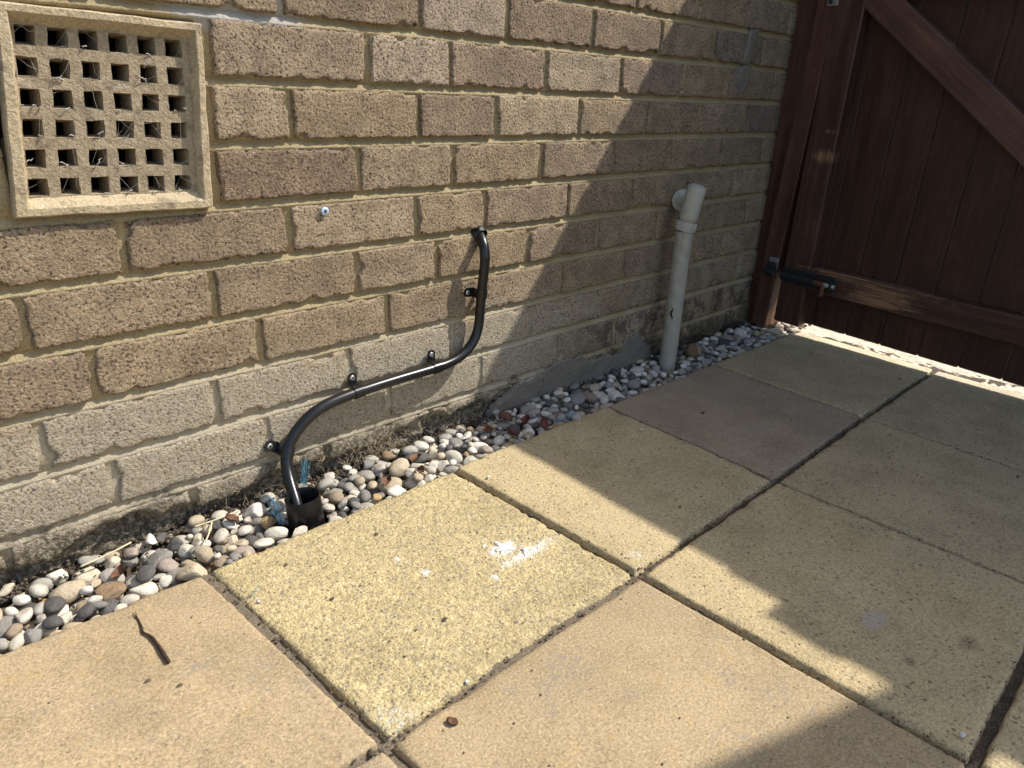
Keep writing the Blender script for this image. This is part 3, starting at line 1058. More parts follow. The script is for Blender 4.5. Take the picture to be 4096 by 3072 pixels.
# cobwebs across and hanging from the openings
mb = MB()
rw = random.Random(5)
for q in range(60):
    i, j = rw.randrange(6), rw.randrange(6)
    if rw.random() < 0.35:
        i = min(i, rw.randrange(6))
    sa, ta = s0 - .02 + i * ps, t0 + j * pt
    if rw.random() < 0.72:
        a = ab(sa + rw.choice((0, hs)), ta + rw.random() * ht, 0.004)
        b = ab(sa + rw.random() * hs, ta + rw.choice((0, ht)), 0.004 + rw.random() * .008)
    else:
        a = ab(sa + rw.random() * hs, ta + rw.random() * ht * .3, 0.001)
        b = ab(sa + rw.random() * hs, ta - rw.random() * .25, -0.002)
    mid = [(a[c] + b[c]) / 2 + rw.uniform(-.0025, .0025) for c in range(3)]
    mid[2] -= rw.random() * .003
    mb.tube([a, mid, b], rw.choice((.00010, .00014, .00022)), 4, False)
for q in range(26):
    i, j = rw.randrange(6), rw.randrange(6)
    c = ab(s0 - .02 + i * ps + rw.random() * hs, t0 + j * pt + rw.random() * .02, 0.003)
    pts = [c]
    for w in range(4):
        pts.append((pts[-1][0] + rw.uniform(-.004, .004), 0.002 + rw.uniform(-.002, .003), pts[-1][2] + rw.uniform(-.002, .003)))
    mb.tube(pts, [.0003, .0007, .0006, .0006, .0002], 5, True)
o = mb.build('cobweb', M['web'], AB, ABO, True)
tag(o, kind='stuff')

# ------------------------------------------------------------------ screws


def screw(name, c, r, mat, parent=None, off=(0, 0, 0), axis=(0, -1, 0), spin=0.4):
    """pan head with a cross recess"""
    mb = MB()
    ax = Vector(axis).normalized()
    mb.lathe([(r * .72, 0.0005), (r, 0.0008), (r, r * .22), (r * .86, r * .36), (r * .50, r * .44), (0.0002, r * .45)], c, axis, 20)
    o = mb.build(name, mat, parent, off, True)
    ref = Vector((1, 0, 0)) if abs(ax.x) < .8 else Vector((0, 0, 1))
    a = (ref - ax * ref.dot(ax)).normalized()
    b = ax.cross(a)
    m2 = MB()
    for w in (spin, spin + math.pi / 2):
        u = a * math.cos(w) + b * math.sin(w)
        t = -a * math.sin(w) + b * math.cos(w)
        o0 = Vector(c) + ax * (r * .40)
        hl, hw, hh = r * .52, r * .12, r * .09
        vv = [o0 + u * (sx * hl) + t * (sy * hw) + ax * (sz * hh) for sx in (-1, 1) for sy in (-1, 1) for sz in (-1, 1)]
        m2.add(vv, [(0, 1, 3, 2), (4, 6, 7, 5), (0, 4, 5, 1), (2, 3, 7, 6), (0, 2, 6, 4), (1, 5, 7, 3)])
    return o, m2


so, rec = screw('wall_screw', (0.3615, -0.0015, 0.4288), 0.0064, M['bluezinc'])
tag(so, 'small bluish zinc cross-head screw driven into a brick below the air brick', 'screw')
rec.build('recess', M['dark'], so)

# ------------------------------------------------------------------ black cable conduit with saddle clips
CP = [(0.6767, 0.0060, 0.3665), (0.6693, -0.0120, 0.3591), (0.6661, -0.0240, 0.3463), (0.6646, -0.0280, 0.3320), (0.6650, -0.0270, 0.3143), (0.6655, -0.0230, 0.2925), (0.6639, -0.0205, 0.2698), (0.6619, -0.0200, 0.2473), (0.6607, -0.0200, 0.2200), (0.6601, -0.0200, 0.2022), (0.6566, -0.0200, 0.1843), (0.6466, -0.0200, 0.1657), (0.6283, -0.0200, 0.1504), (0.6046, -0.0200, 0.1420), (0.5795, -0.0200, 0.1392), (0.5560, -0.0200, 0.1386), (0.5212, -0.0200, 0.1386), (0.4884, -0.0200, 0.1382), (0.4567, -0.0200, 0.1378), (0.4260, -0.0200, 0.1370), (0.3912, -0.0200, 0.1352), (0.3591, -0.0200, 0.1336), (0.3312, -0.0200, 0.1300), (0.3119, -0.0200, 0.1241), (0.2946, -0.0200, 0.1145), (0.2785, -0.0200, 0.1013), (0.2678, -0.0200, 0.0890), (0.2607, -0.0210, 0.0773), (0.2562, -0.0230, 0.0663), (0.2524, -0.0270, 0.0560), (0.2496, -0.0340, 0.0460), (0.2470, -0.0420, 0.0370), (0.2446, -0.0520, 0.0280), (0.2422, -0.0630, 0.0190), (0.2400, -0.0740, 0.0100), (0.2380, -0.0830, 0.0000), (0.236, -0.090, -0.012)]


def catmull(pts, n=5):
    pts = [Vector(p) for p in pts]
    out = []
    for i in range(len(pts) - 1):
        p0, p1, p2, p3 = pts[max(i - 1, 0)], pts[i], pts[i + 1], pts[min(i + 2, len(pts) - 1)]
        for q in range(n):
            t = q / n
            out.append(0.5 * ((2 * p1) + (p2 - p0) * t + (2 * p0 - 5 * p1 + 4 * p2 - p3) * t * t + (3 * p1 - p0 - 3 * p2 + p3) * t ** 3))
    out.append(pts[-1])
    return out


sm = [Vector(p) for p in CP]
for it in range(2):
    sm = [sm[0]] + [(sm[i - 1] + sm[i] * 2 + sm[i + 1]) / 4 for i in range(1, len(sm) - 1)] + [sm[-1]]
curve = catmull(sm, 5)
RC = 0.0092
CON = tag(empty('cable_conduit', (0.25, -0.05, 0.0)), 'glossy black plastic cable conduit bent down the wall into a black socket', 'conduit')
CONO = np.array([0.25, -0.05, 0.0])
MB().tube(curve, RC, 20).build('tube', M['black'], CON, CONO, True)
mb = MB()
v, f = [], []
for a in range(6):
    for q in range(22):
        w = 2 * math.pi * q / 22
        rr = [.0090, .0108, .0128, .0138, .0145, .0150][a] * (1 + .12 * math.sin(3 * w + a) + .05 * math.sin(7 * w))
        v.append((0.6745 + rr * math.cos(w), [-.010, -.0085, -.006, -.003, .0, .006][a], 0.3645 + rr * math.sin(w) * (.95)))
for a in range(5):
    for q in range(22):
        q2 = (q + 1) % 22
        f.append((a * 22 + q, a * 22 + q2, (a + 1) * 22 + q2, (a + 1) * 22 + q))
mb.add(v, f)
mb.build('sealant', M['sealant'], CON, CONO, True)


def clip(c, tan, tab, seed):
    """saddle clip: band over the tube and a rounded screw tab lying on the wall"""
    c, T, Tb = Vector(c), Vector(tan).normalized(), Vector(tab).normalized()
    N = Vector((0, -1, 0))
    Tb = (Tb - T * Tb.dot(T)).normalized()
    h = -c.y                           # tube centre above the wall
    hw, th, ri = 0.0085, 0.0013, RC + 0.0003
    sec = []
    for q in range(-3, 13):            # arch from one side over to the tab side
        w = math.pi * (q / 9.0)
        if q < 0:
            continue
        if q > 9:
            continue
        sec.append((-math.cos(w) * 1.0, math.sin(w)))
    inner = [(-ri, -h * .75)] + [(ri * a, ri * b) for a, b in sec] + [(ri, -h + .0065)]
    outer = [(-ri - th, -h * .75)] + [((ri + th) * a, (ri + th) * b) for a, b in sec] + [(ri + th, -h + .0065)]
    mb = MB()
    n = len(inner)
    v = []
    for s in (-hw, hw):
        for (a, b) in inner:
            v.append(c + T * s + Tb * a + N * b)
        for (a, b) in outer:
            v.append(c + T * s + Tb * a + N * b)
    f = []
    for q in range(n - 1):
        f.append((q, q + 1, 2 * n + q + 1, 2 * n + q))
        f.append((n + q, 2 * n + n + q, 2 * n + n + q + 1, n + q + 1))
        f.append((q, n + q, n + q + 1, q + 1))
        f.append((2 * n + q, 2 * n + q + 1, 3 * n + q + 1, 3 * n + q))
    mb.add(v, f)
    # tab
    y0, y1 = ri, ri + 0.0205
    out = [(-hw, y0), (-hw, y1 - hw)] + [(-hw * math.cos(math.pi * q / 10), y1 - hw + hw * math.sin(math.pi * q / 10)) for q in range(1, 10)] + [(hw, y1 - hw), (hw, y0)]
    zt, zb = -h + .0072, -h + .0052
    vv = [c + T * a + Tb * b + N * zt for a, b in out] + [c + T * a + Tb * b + N * zb for a, b in out]
    k = len(out)
    mb.add(vv, [tuple(range(k)), tuple(range(2 * k - 1, k - 1, -1))] + [(q, k + q, k + (q + 1) % k, (q + 1) % k) for q in range(k)])
    o = mb.build('saddle_clip', M['clip'], CON, CONO)
    auto_smooth(o, 50)
    sc = c + Tb * (y1 - hw) + N * (-h + .0066)
    s_, rec_ = screw('screw', sc, 0.0045, M['zinc'], o, CONO, spin=seed)
    # the recess is a dark mark inside the head, kept as part of the same screw
    mat0 = len(s_.data.materials)
    s_.data.materials.append(M['dark'])
    me = s_.data
    v_all = [tuple(q.co) for q in me.vertices] + [tuple(np.array(q) - CONO) for q in rec_.v]
    f_all = [tuple(p.vertices) for p in me.polygons] + [tuple(k_ + len(me.vertices) for k_ in q) for q in rec_.f]
    n0 = len(me.polygons)
    me2 = mesh('screw', v_all, f_all)
    me2.materials.append(M['zinc'])
    me2.materials.append(M['dark'])
    for q, p in enumerate(me2.polygons):
        p.material_index = 1 if q >= n0 else 0
    s_.data = me2
    return o


def at_curve(z=None, x=None):
    best = min(range(1, len(curve) - 1), key=lambda q: abs(curve[q].z - z) if z is not None else abs(curve[q].x - x) + (0 if curve[q].z < .2 else 9))
    return curve[best], curve[best + 1] - curve[best - 1]


for (zz, xx, tb, sp) in ((0.2618, None, (-1, 0, 0), .2), (None, 0.5565, (0, 0, 1), .9), (None, 0.3895, (0, 0, 1), .5), (0.0715, None, (-1, 0, 0.1), .45)):
    if zz is not None:
        p_, t_ = at_curve(z=zz)
    else:
        p_, t_ = at_curve(x=xx)
    clip(p_, t_, tb, sp)

# ------------------------------------------------------------------ black socket the conduit enters
SK_T, SK_B = Vector((0.2420, -0.0915, 0.0285)), Vector((0.2475, -0.0950, -0.060))
ax = (SK_T - SK_B).normalized()
hgt = (SK_T - SK_B).length
mb = MB()


def rimwob(w, h):
    return 1 + 0.012 * math.sin(2 * w + .5) + (0.008 * math.sin(5 * w) if h > hgt - .004 else 0)


mb.lathe([(0.0268, 0), (0.0268, hgt * .5), (0.0266, hgt - .0015), (0.0258, hgt), (0.0248, hgt), (0.0240, hgt - .0012), (0.0240, 0.01), (0.0005, 0.009)], SK_B, ax, 40, rib=rimwob)
o = mb.build('socket_pipe', M['blackmat'])
tag(o, 'short open black plastic pipe socket standing in the gravel by the slab edge', 'pipe')
auto_smooth(o, 40)

# ------------------------------------------------------------------ grey gas pipe with tee
GP = tag(empty('gas_pipe', (1.256, -0.056, -0.03)), 'grey plastic gas riser pipe with tee fitting beside the wall near gate', 'pipe')
GPO = np.array([1.256, -0.056, -0.03])
pb, pt_ = Vector((1.2545, -0.0565, -0.07)), Vector((1.2625, -0.0555, 0.3200))
mb = MB()
mb.tube([pb.lerp(pt_, q / 24) for q in range(25)], 0.0200, 28)
auto_smooth(mb.build('pipe', M['gaspipe'], GP, GPO), 40)
# split in the pipe wall
mb = MB()
axp = (pt_ - pb).normalized()
vdir = Vector((-0.80, -0.58, 0.1)).normalized()
sdir = vdir.cross(axp).normalized()


def on_pipe(z, ang, r=0.02):
    c = pb.lerp(pt_, (z + 0.07) / 0.39)
    return c + (vdir * math.cos(ang) + sdir * math.sin(ang)) * r


pts = [on_pipe(0.152 - .003 * q, 0.42 + .10 * math.sin(q * .9) - .012 * q, 0.02006) for q in range(15)]
mb.tube(pts, [.0003] * 5 + [.0012, .0019, .0021, .0022, .0023, .0022, .0019, .0015, .0009, .0003], 6)
mb.build('crack', M['dark'], GP, GPO)
mb = MB()
pts = [on_pipe(0.316 - .0028 * q, 0.10 + .10 * math.sin(q * 1.3) + .01 * q, 0.02006) for q in range(14)]
mb.tube(pts, .00035, 5)
mb.build('crack', M['dark'], GP, GPO)
axf = Vector((0.002, -0.013, 0.075)).normalized()
cb = Vector((1.2632, -0.0555, 0.3225))
mb = MB()


def ribf(w, h):
    return 1.0 + (0.055 if math.cos(9 * w) > 0.86 else 0)


mb.lathe([(0.0205, 0.0), (0.0232, 0.0012), (0.0236, 0.0050), (0.0236, 0.0165), (0.0230, 0.0200), (0.0212, 0.0215), (0.0205, 0.0200)], cb, axf, 72, rib=ribf)
auto_smooth(mb.build('collar_nut', M['gasfit'], GP, GPO), 35)
mb = MB()
mb.lathe([(0.0185, 0.018), (0.0192, 0.0255), (0.0212, 0.0285), (0.0216, 0.0320), (0.0214, 0.0985), (0.0208, 0.1005), (0.0150, 0.1008), (0.0148, 0.1035), (0.0135, 0.1045), (0.0005, 0.1047)], cb, axf, 36)
auto_smooth(mb.build('tee_body', M['gasfit'], GP, GPO), 40)
fc = Vector((1.2980, -0.0150, 0.3835))
fa = Vector((-0.50, -0.86, 0.02)).normalized()          # faces away from the wall
mb = MB()
mb.lathe([(0.0120, -0.012), (0.0120, 0.0), (0.0150, 0.0), (0.0245, 0.0), (0.0252, 0.0015), (0.0248, 0.0035), (0.0225, 0.0046), (0.0165, 0.0050), (0.0148, 0.0075), (0.0142, 0.044)], fc, fa, 40)
auto_smooth(mb.build('wall_flange', M['gasfit'], GP, GPO), 35)
# raised GAS lettering round the flange
lx = Vector((0, 0, 1)).cross(fa).normalized()             # to the right when looking at the flange
lx = -lx if lx.x < 0 else lx
ly = fa.cross(lx).normalized()
ly = -ly if ly.z < 0 else ly
mb = MB()
for ch, ang in (('G', 192), ('A', 163), ('S', 134)):
    cu = bpy.data.curves.new('lettering', 'FONT')
    cu.body = ch
    cu.size = 0.0095
    cu.extrude = 0.0006
    cu.align_x = 'CENTER'
    cu.resolution_u = 3
    to = bpy.data.objects.new('lettering', cu)
    COL.objects.link(to)
    bpy.context.view_layer.update()
    me = bpy.data.meshes.new_from_object(to.evaluated_get(bpy.context.evaluated_depsgraph_get()))
    bpy.data.objects.remove(to)
    a = R(ang)
    rad = lx * math.cos(a) + ly * math.sin(a)
    rt = (lx * math.sin(a) - ly * math.cos(a))
    vv = [fc + fa * (0.0050 + q.co.z) + rad * (0.0168 + q.co.y) + rt * q.co.x for q in me.vertices]
    mb.add(vv, [tuple(p.vertices) for p in me.polygons])
mb.build('lettering', M['gasfit'], GP, GPO)

# ------------------------------------------------------------------ gate
GM = Matrix.Translation(GATE['o']) @ Matrix.Rotation(GATE['yaw'], 4, 'Z') @ Matrix.Rotation(GATE['roll'], 4, 'X')
gate = tag(empty('wooden_gate'), 'dark brown stained wooden ledge and brace gate with upright boards', 'gate')
gate.matrix_world = GM
FRONT = -0.038


def gpart(name, lo, hi, mat, bev=0.002, parent=gate, loc=None, rot=None):
    """box part; loc = its own origin so that the grain follows the piece"""
    return MB().box(lo, hi, bev).build(name, mat, parent)


yb = [-0.0985 - 0.0952 * q for q in range(-0, 13)]
for q in range(12):
    a, b = yb[q + 1] + .0008, yb[q] - .0008
    h0 = 0.0395 + 0.009 * max(0, (-b - .35)) + random.uniform(-.0012, .0012)
    top = 1.470 - 0.055 * (-(a + b) / 2)
    o = MB().box((0 + random.uniform(-.0006, .0006), a, h0), (0.018, b, top), 0.0028).build('board', M['wood_b'], gate)
gpart('stile', (FRONT, -0.1745, 0.0345), (-0.0005, -0.0975, 1.452), M['wood_v'], 0.004)
gpart('stile', (FRONT, -1.236, 0.05), (-0.0005, -1.150, 1.390), M['wood_v'], 0.004)
gpart('rail', (FRONT + .0008, -1.149, 0.1405), (-0.0008, -0.1755, 0.2035), M['wood_h'], 0.0035)
gpart('rail', (FRONT + .0008, -1.149, 0.845), (-0.0008, -0.1755, 0.925), M['wood_h'], 0.0035)
gpart('rail', (FRONT + .0008, -1.149, 1.30), (-0.0008, -0.1755, 1.38), M['wood_h'], 0.0035)
# tenon plate of the bottom rail let into the stile
gpart('tenon', (FRONT - .0012, -0.1762, 0.1385), (FRONT + .006, -0.1315, 0.2030), M['wood_h'], 0.0008)


def brace(p0, p1, wid, x0, x1, cut):
    """diagonal brace from p0 to p1 in the gate's plane; own frame along its length"""
    p0, p1 = Vector(p0), Vector(p1)
    d = (p1 - p0)
    L = d.length
    d.normalize()
    X = Vector((0, d.x, d.y))
    Nn = Vector((1, 0, 0))
    Zv = X.cross(Nn)
    M3 = Matrix((X, Nn, Zv)).transposed().to_4x4()
    M3.translation = Vector((0, p0.x, p0.y))
    w = wid / 2
    b = 0.004
    c = cut
    pr = [(-c * w, -w), (L - c * w, -w), (L + c * w, w), (c * w, w)]
    v, f = [], []
    ins = [(pr[0][0] + b, -w + b), (pr[1][0] - b, -w + b), (pr[2][0] - b, w - b), (pr[3][0] + b, w - b)]
    rows = [[(q[0], x0, q[1]) for q in ins], [(q[0], x0 + b, q[1]) for q in pr], [(q[0], x1, q[1]) for q in pr]]
    for rw_ in rows:
        v += rw_
    f = [(0, 1, 2, 3), (11, 10, 9, 8)]
    for lv in (0, 4):
        for q in range(4):
            f.append((lv + q, lv + 4 + q, lv + 4 + (q + 1) % 4, lv + (q + 1) % 4))
    o = MB().add(v, f).build('brace', M['wood_d'], gate)
    o.matrix_local = M3
    return o


brace((-0.1590, 0.8706), (-0.9850, 0.2560), 0.0660, FRONT + .0018, -0.001, 0.0)
brace((-0.2150, 1.2800), (-0.9850, 0.9560), 0.0660, FRONT + .001, -0.001, 0.0)

# barrel bolt on the stile
bolt = MB().box((FRONT - .0035, -0.2560, 0.1480), (FRONT - .0004, -0.0990, 0.1905), 0.001)
bolt = bolt.build('bolt_plate', M['iron'], gate)
mb = MB()
mb.tube([(FRONT - .0125, -0.2000 + q * .008, 0.1695) for q in range(13)], 0.0105, 16)
mb.box((FRONT - .008, -0.199, 0.1565), (FRONT - .0012, -0.1035, 0.1825), 0.002)
auto_smooth(mb.build('barrel', M['iron'], bolt), 40)
mb = MB()
mb.box((FRONT - .020, -0.2545, 0.160), (FRONT - .0012, -0.2440, 0.181), 0.003)
auto_smooth(mb.build('end_bracket', M['iron'], bolt), 40)
mb = MB()
mb.tube([(FRONT - .0125, -0.2590, 0.1695), (FRONT - .0125, -0.2000, 0.1695)], 0.0062, 12)
mb.build('sliding_rod', M['steel'], bolt, smooth=True)
mb = MB()
mb.tube([(FRONT - .0125, -0.2100 - .02, 0.1700), (FRONT - .0180, -0.2300, 0.1600), (FRONT - .0200, -0.2310, 0.1400)], [.0058, .0055, .0062], 10)
mb.tube([(FRONT - .0125, -0.2060, 0.1695), (FRONT - .0125, -0.2290, 0.1695)], 0.0071, 12)
auto_smooth(mb.build('bolt_handle', M['rust'], bolt), 50)
for (y_, z_) in ((-0.1080, 0.1865), (-0.1800, 0.1865), (-0.2510, 0.1860), (-0.1080, 0.1525), (-0.2510, 0.1520)):
    MB().lathe([(0.0034, 0), (0.0030, .0012), (0.0004, .0018)], (FRONT - .0035, y_, z_), (-1, 0, 0), 12).build('screw', M['iron'], bolt, smooth=True)

# gate post against the wall
post = tag(empty('gate_post'), 'reddish brown timber gate post fixed against the brick wall', 'gate post')
post.matrix_world = GM
o = MB()
v = []
for z_, lo_, hi_ in ((0.008, -0.0755, -0.0265), (0.06, -0.0765, -0.0275), (0.8, -0.1030, -0.0510), (1.6, -0.130, -0.078)):
    for (x_, y_) in ((FRONT, lo_), (FRONT, hi_), (0.055, hi_), (0.055, lo_)):
        v.append((x_ + .0, y_, z_))
f = [(0, 1, 2, 3), (15, 14, 13, 12)]
for lv in range(3):
    for q in range(4):
        f.append((lv * 4 + q, lv * 4 + 4 + q, lv * 4 + 4 + (q + 1) % 4, lv * 4 + (q + 1) % 4))
po = o.add(v, f).build('upright', M['wood_post'], post)
bm_ = po.modifiers.new('bevel', 'BEVEL')
bm_.width = 0.003
bm_.segments = 2
bm_.limit_method = 'ANGLE'
mb = MB().box((-0.015, -0.060, 0.0), (0.05, 0.012, 1.6), 0.001)
mb.build('packing_strip', M['wood_post'], post)
MB().box((0.020, -0.150, 0.150), (0.050, -0.070, 1.46), 0.001).build('stop_strip', M['wood_post'], post)
kp = MB().box((FRONT - .003, -0.0815, 0.1700), (FRONT - .0002, -0.0530, 0.2080), 0.001).build('keep_plate', M['steel'], post)
mb = MB()
for q in range(9):
    pass
mb.tube([(FRONT - .011, -0.0540 - .0035 * q, 0.1690) for q in range(9)], 0.0115, 14)
mb.box((FRONT - .0055, -0.0815, 0.1600), (FRONT - .0032, -0.0540, 0.1950), 0.001)
auto_smooth(mb.build('keep', M['iron'], kp), 45)
for (y_, z_) in ((-0.0600, 0.1905), (-0.0745, 0.1905)):
    MB().lathe([(0.0045, 0), (0.0040, .0018), (0.0005, .0028)], (FRONT - .0055, y_, z_), (-1, 0, 0), 12).build('screw', M['iron'], kp, smooth=True)
lt_ = MB().box((FRONT - .0030, -0.1070, 0.8270), (FRONT + .0002, -0.0795, 0.885), 0.001).build('latch_plate', M['steel'], post)
mb = MB()
mb.lathe([(0.0058, 0), (0.0056, .0020), (0.0040, .0032), (0.0030, .0026), (0.0004, .0024)], (FRONT - .003, -0.0890, 0.8370), (-1, 0, 0), 16)
mb.build('screw', M['iron'], lt_, smooth=True)

# hinge post and the fencing past it, out of the picture to the right: they cast the shadow
hp = tag(empty('hinge_post'), 'square brown hinge post at the far side of the gate', 'gate post')
hp.matrix_world = GM
MB().box((-0.045, -1.345, 0.0), (0.055, -1.245, 1.43), 0.004).build('upright', M['wood_post'], hp)
fn = tag(empty('side_fence'), 'brown boarded side fence continuing in line with the gate', 'fence')
fn.matrix_world = GM
for q in range(7):
    MB().box((0.0, -1.355 - .1 * (q + 1) + .001, 0.03), (0.018, -1.355 - .1 * q - .001, 1.475 + .004 * (q % 3)), 0.003).build('board', M['wood_b'], fn)
MB().box((0.0185, -2.055, 0.25), (0.055, -1.355, 0.33), 0.003).build('rail', M['wood_h'], fn)
MB().box((0.0185, -2.055, 1.15), (0.055, -1.355, 1.23), 0.003).build('rail', M['wood_h'], fn)
bf = tag(empty('shadow_fence', (1.70, -1.57, 0)), 'tall unseen boarded fence added beyond the gate to cast shadow', 'fence')
bf.rotation_euler = (0, 0, -0.331)  # unseen fence, added only to throw the lower-right shadow on the slabs
for q in range(26):
    MB().box((q * .1 + .001, 0, 0.0), (q * .1 + .099, 0.02, 1.97), 0.002).build('board', M['wood_b'], bf)
for z_ in (0.3, 1.0, 1.7):
    MB().box((0, -0.05, z_), (2.6, -0.0005, z_ + .08), 0.003).build('rail', M['wood_h'], bf)

# ------------------------------------------------------------------ gravel strip
gs = tag(empty('gravel_strip', (0.6, -0.07, -0.03)), kind='structure')
GSO = np.array([0.6, -0.07, -0.03])
nx, ny = 420, 34
X, Y = np.meshgrid(np.linspace(-0.62, 2.1, nx), np.linspace(-0.145, 0.02, ny), indexing='ij')
P3 = np.stack([X, Y, 0 * X], -1)
Zs = -0.040 + (fbm(P3, 60, 3, 71) - .5) * .012 + np.clip((Y + .03) / .05, 0, 1) * .022
me = mesh('soil', np.stack([X, Y, Zs], -1).reshape(-1, 3) - GSO, grid_faces(nx, ny))
link('soil', me, M['soil'], gs)

# pebble shapes


def ico(sub):
    t = (1 + 5 ** .5) / 2
    v = [(-1, t, 0), (1, t, 0), (-1, -t, 0), (1, -t, 0), (0, -1, t), (0, 1, t), (0, -1, -t), (0, 1, -t), (t, 0, -1), (t, 0, 1), (-t, 0, -1), (-t, 0, 1)]
    v = [Vector(q).normalized() for q in v]
    f = [(0, 11, 5), (0, 5, 1), (0, 1, 7), (0, 7, 10), (0, 10, 11), (1, 5, 9), (5, 11, 4), (11, 10, 2), (10, 7, 6), (7, 1, 8), (3, 9, 4), (3, 4, 2), (3, 2, 6), (3, 6, 8), (3, 8, 9), (4, 9, 5), (2, 4, 11), (6, 2, 10), (8, 6, 7), (9, 8, 1)]
    for s in range(sub):
        mid, nf = {}, []

        def mp(a, b):
            kx = (min(a, b), max(a, b))
            if kx not in mid:
                mid[kx] = len(v)
                v.append(((v[a] + v[b]) / 2).normalized())
            return mid[kx]
        for a, b, c in f:
            ab_, bc, ca = mp(a, b), mp(b, c), mp(c, a)
            nf += [(a, ab_, ca), (b, bc, ab_), (c, ca, bc), (ab_, bc, ca)]
        f = nf
    return np.array([tuple(q) for q in v]), f


IV2, IF2 = ico(2)
IV1, IF1 = ico(1)


def stone_shape(V, seed, angular):
    r = np.random.default_rng(seed)
    d = 1 + (fbm(V + seed * 3.1, 0.9, 2, seed) - .5) * (0.5 if angular else 0.34)
    P = V * d[:, None]
    for q in range(r.integers(5, 9) if angular else r.integers(1, 3)):      # broken faces
        n = r.normal(size=3)
        n /= np.linalg.norm(n)
        lim = r.uniform(.52, .78) if angular else r.uniform(.78, .92)
        ex = np.maximum(P @ n - lim, 0)
        P = P - np.outer(ex * (0.95 if angular else 0.75), n)
    mx = np.abs(P).max(0)
    return P / mx


SHAPES = [(stone_shape(IV2, 200 + q, q >= 11), stone_shape(IV1, 200 + q, q >= 11)) for q in range(20)]
SHME = [mesh('pebble', s[0], IF2) for s in SHAPES]
for me in SHME:
    me.materials.append(M['pebble'])
TINTS = [((0.60, 0.57, 0.51), 5, 'w'), ((0.66, 0.63, 0.58), 4, 'w'), ((0.50, 0.47, 0.42), 4, 'w'), ((0.36, 0.345, 0.32), 4, 'r'), ((0.215, 0.208, 0.20), 3, 'r'), ((0.092, 0.090, 0.090), 3, 'r'),
         ((0.46, 0.39, 0.29), 4, 'r'), ((0.30, 0.24, 0.18), 2.2, 'r'), ((0.37, 0.315, 0.28), 2, 'r'), ((0.40, 0.29, 0.15), .8, 'a'), ((0.24, 0.17, 0.11), .8, 'a'), ((0.27, 0.26, 0.25), 2, 'a'), ((0.56, 0.50, 0.40), 2, 'a')]
TW = np.array([t[1] for t in TINTS], float)
TW /= TW.sum()

CELL = 0.002
gx0, gx1, gy0, gy1 = -0.50, 1.98, -0.1385, 0.010
NX_, NY_ = int((gx1 - gx0) / CELL), int((gy1 - gy0) / CELL)
hx = gx0 + (np.arange(NX_) + .5) * CELL
hy = gy0 + (np.arange(NY_) + .5) * CELL
HX, HY = np.meshgrid(hx, hy, indexing='ij')
Hm = -0.038 + np.clip((HY + .03) / .05, 0, 1) * .020
Tg = -0.0105 + (fbm(np.stack([HX, HY, 0 * HX], -1), 9, 2, 81) - .5) * .010 + np.clip((HY + 0.03) / .03, 0, 1) * 0.001
BLOCK = (np.hypot(HX - 0.2455, HY + 0.0935) < 0.028) | (np.hypot(HX - 1.255, HY + 0.0565) < 0.0205)
Hm = np.where(BLOCK, 0.2, Hm)
stones = []
prng = np.random.default_rng(3)
CAMP = np.array([-0.2109, -0.97996])


def footprint(x, y, a, b, c, yaw):
    R_ = max(a, b)
    i0, i1 = max(0, int((x - R_ - gx0) / CELL)), min(NX_, int((x + R_ - gx0) / CELL) + 1)
    j0, j1 = max(0, int((y - R_ - gy0) / CELL)), min(NY_, int((y + R_ - gy0) / CELL) + 1)
    if i1 - i0 < 2 or j1 - j0 < 2:
        return None
    dx, dy = HX[i0:i1, j0:j1] - x, HY[i0:i1, j0:j1] - y
    u = (dx * math.cos(yaw) + dy * math.sin(yaw)) / a
    w = (-dx * math.sin(yaw) + dy * math.cos(yaw)) / b
    q = u * u + w * w
    ins = q < 0.96
    if not ins.any():
        return None
    hh = np.where(ins, c * np.sqrt(np.clip(1 - q, 0, 1)), 0)
    return (slice(i0, i1), slice(j0, j1)), ins, hh


target_n, fails = 2600, 0
while len(stones) < target_n and fails < 500:
    fine = len(stones) < 500
    L = prng.gamma(7.0, 0.00165) + 0.0035           # half length about 17 mm
    L = float(np.clip(L, 0.0080, 0.0265))
    if fine or prng.random() < 0.34:
        L *= 0.62
    a, b, c = L, L * prng.uniform(.62, .92), L * prng.uniform(.42, .70)
    best = None
    for t in range(14):
        x = prng.uniform(gx0 + .005, gx1 - .005)
        y = prng.uniform(gy0 + b * .80, min(gy1, 0.004) - b * .5)
        yaw = prng.uniform(0, math.pi)
        if fails > 60 and t < 9:                    # seek the low spots
            low = np.argmin((Hm - Tg + prng.uniform(0, .012, Hm.shape)))
            x, y = HX.flat[low], HY.flat[low]
            y = min(max(y, gy0 + b * .7), -b * .4)
        fp = footprint(x, y, a, b, c, yaw)
        if fp is None:
            continue
        sl, ins, hh = fp
        z = np.quantile((Hm[sl] + hh)[ins], 0.90)
        tgt = Tg[sl][ins].mean()
        if BLOCK[sl][ins].any() or z + c > tgt + 0.012:
            continue
        sc_ = z - tgt
        if best is None or sc_ < best[0]:
            best = (sc_, x, y, z, yaw, fp)
        if fails > 60 and t >= 1 and best is not None:
            break
    if best is None:
        fails += 1
        continue
    _, x, y, z, yaw, (sl, ins, hh) = best
    Hm[sl] = np.where(ins, np.maximum(Hm[sl], z + hh), Hm[sl])
    stones.append((x, y, z, a, b, c, yaw, prng.uniform(-.3, .3), prng.uniform(-.3, .3), int(prng.choice(len(TINTS), p=TW)), prng.uniform(.86, 1.12), int(prng.integers(0, 1000))))

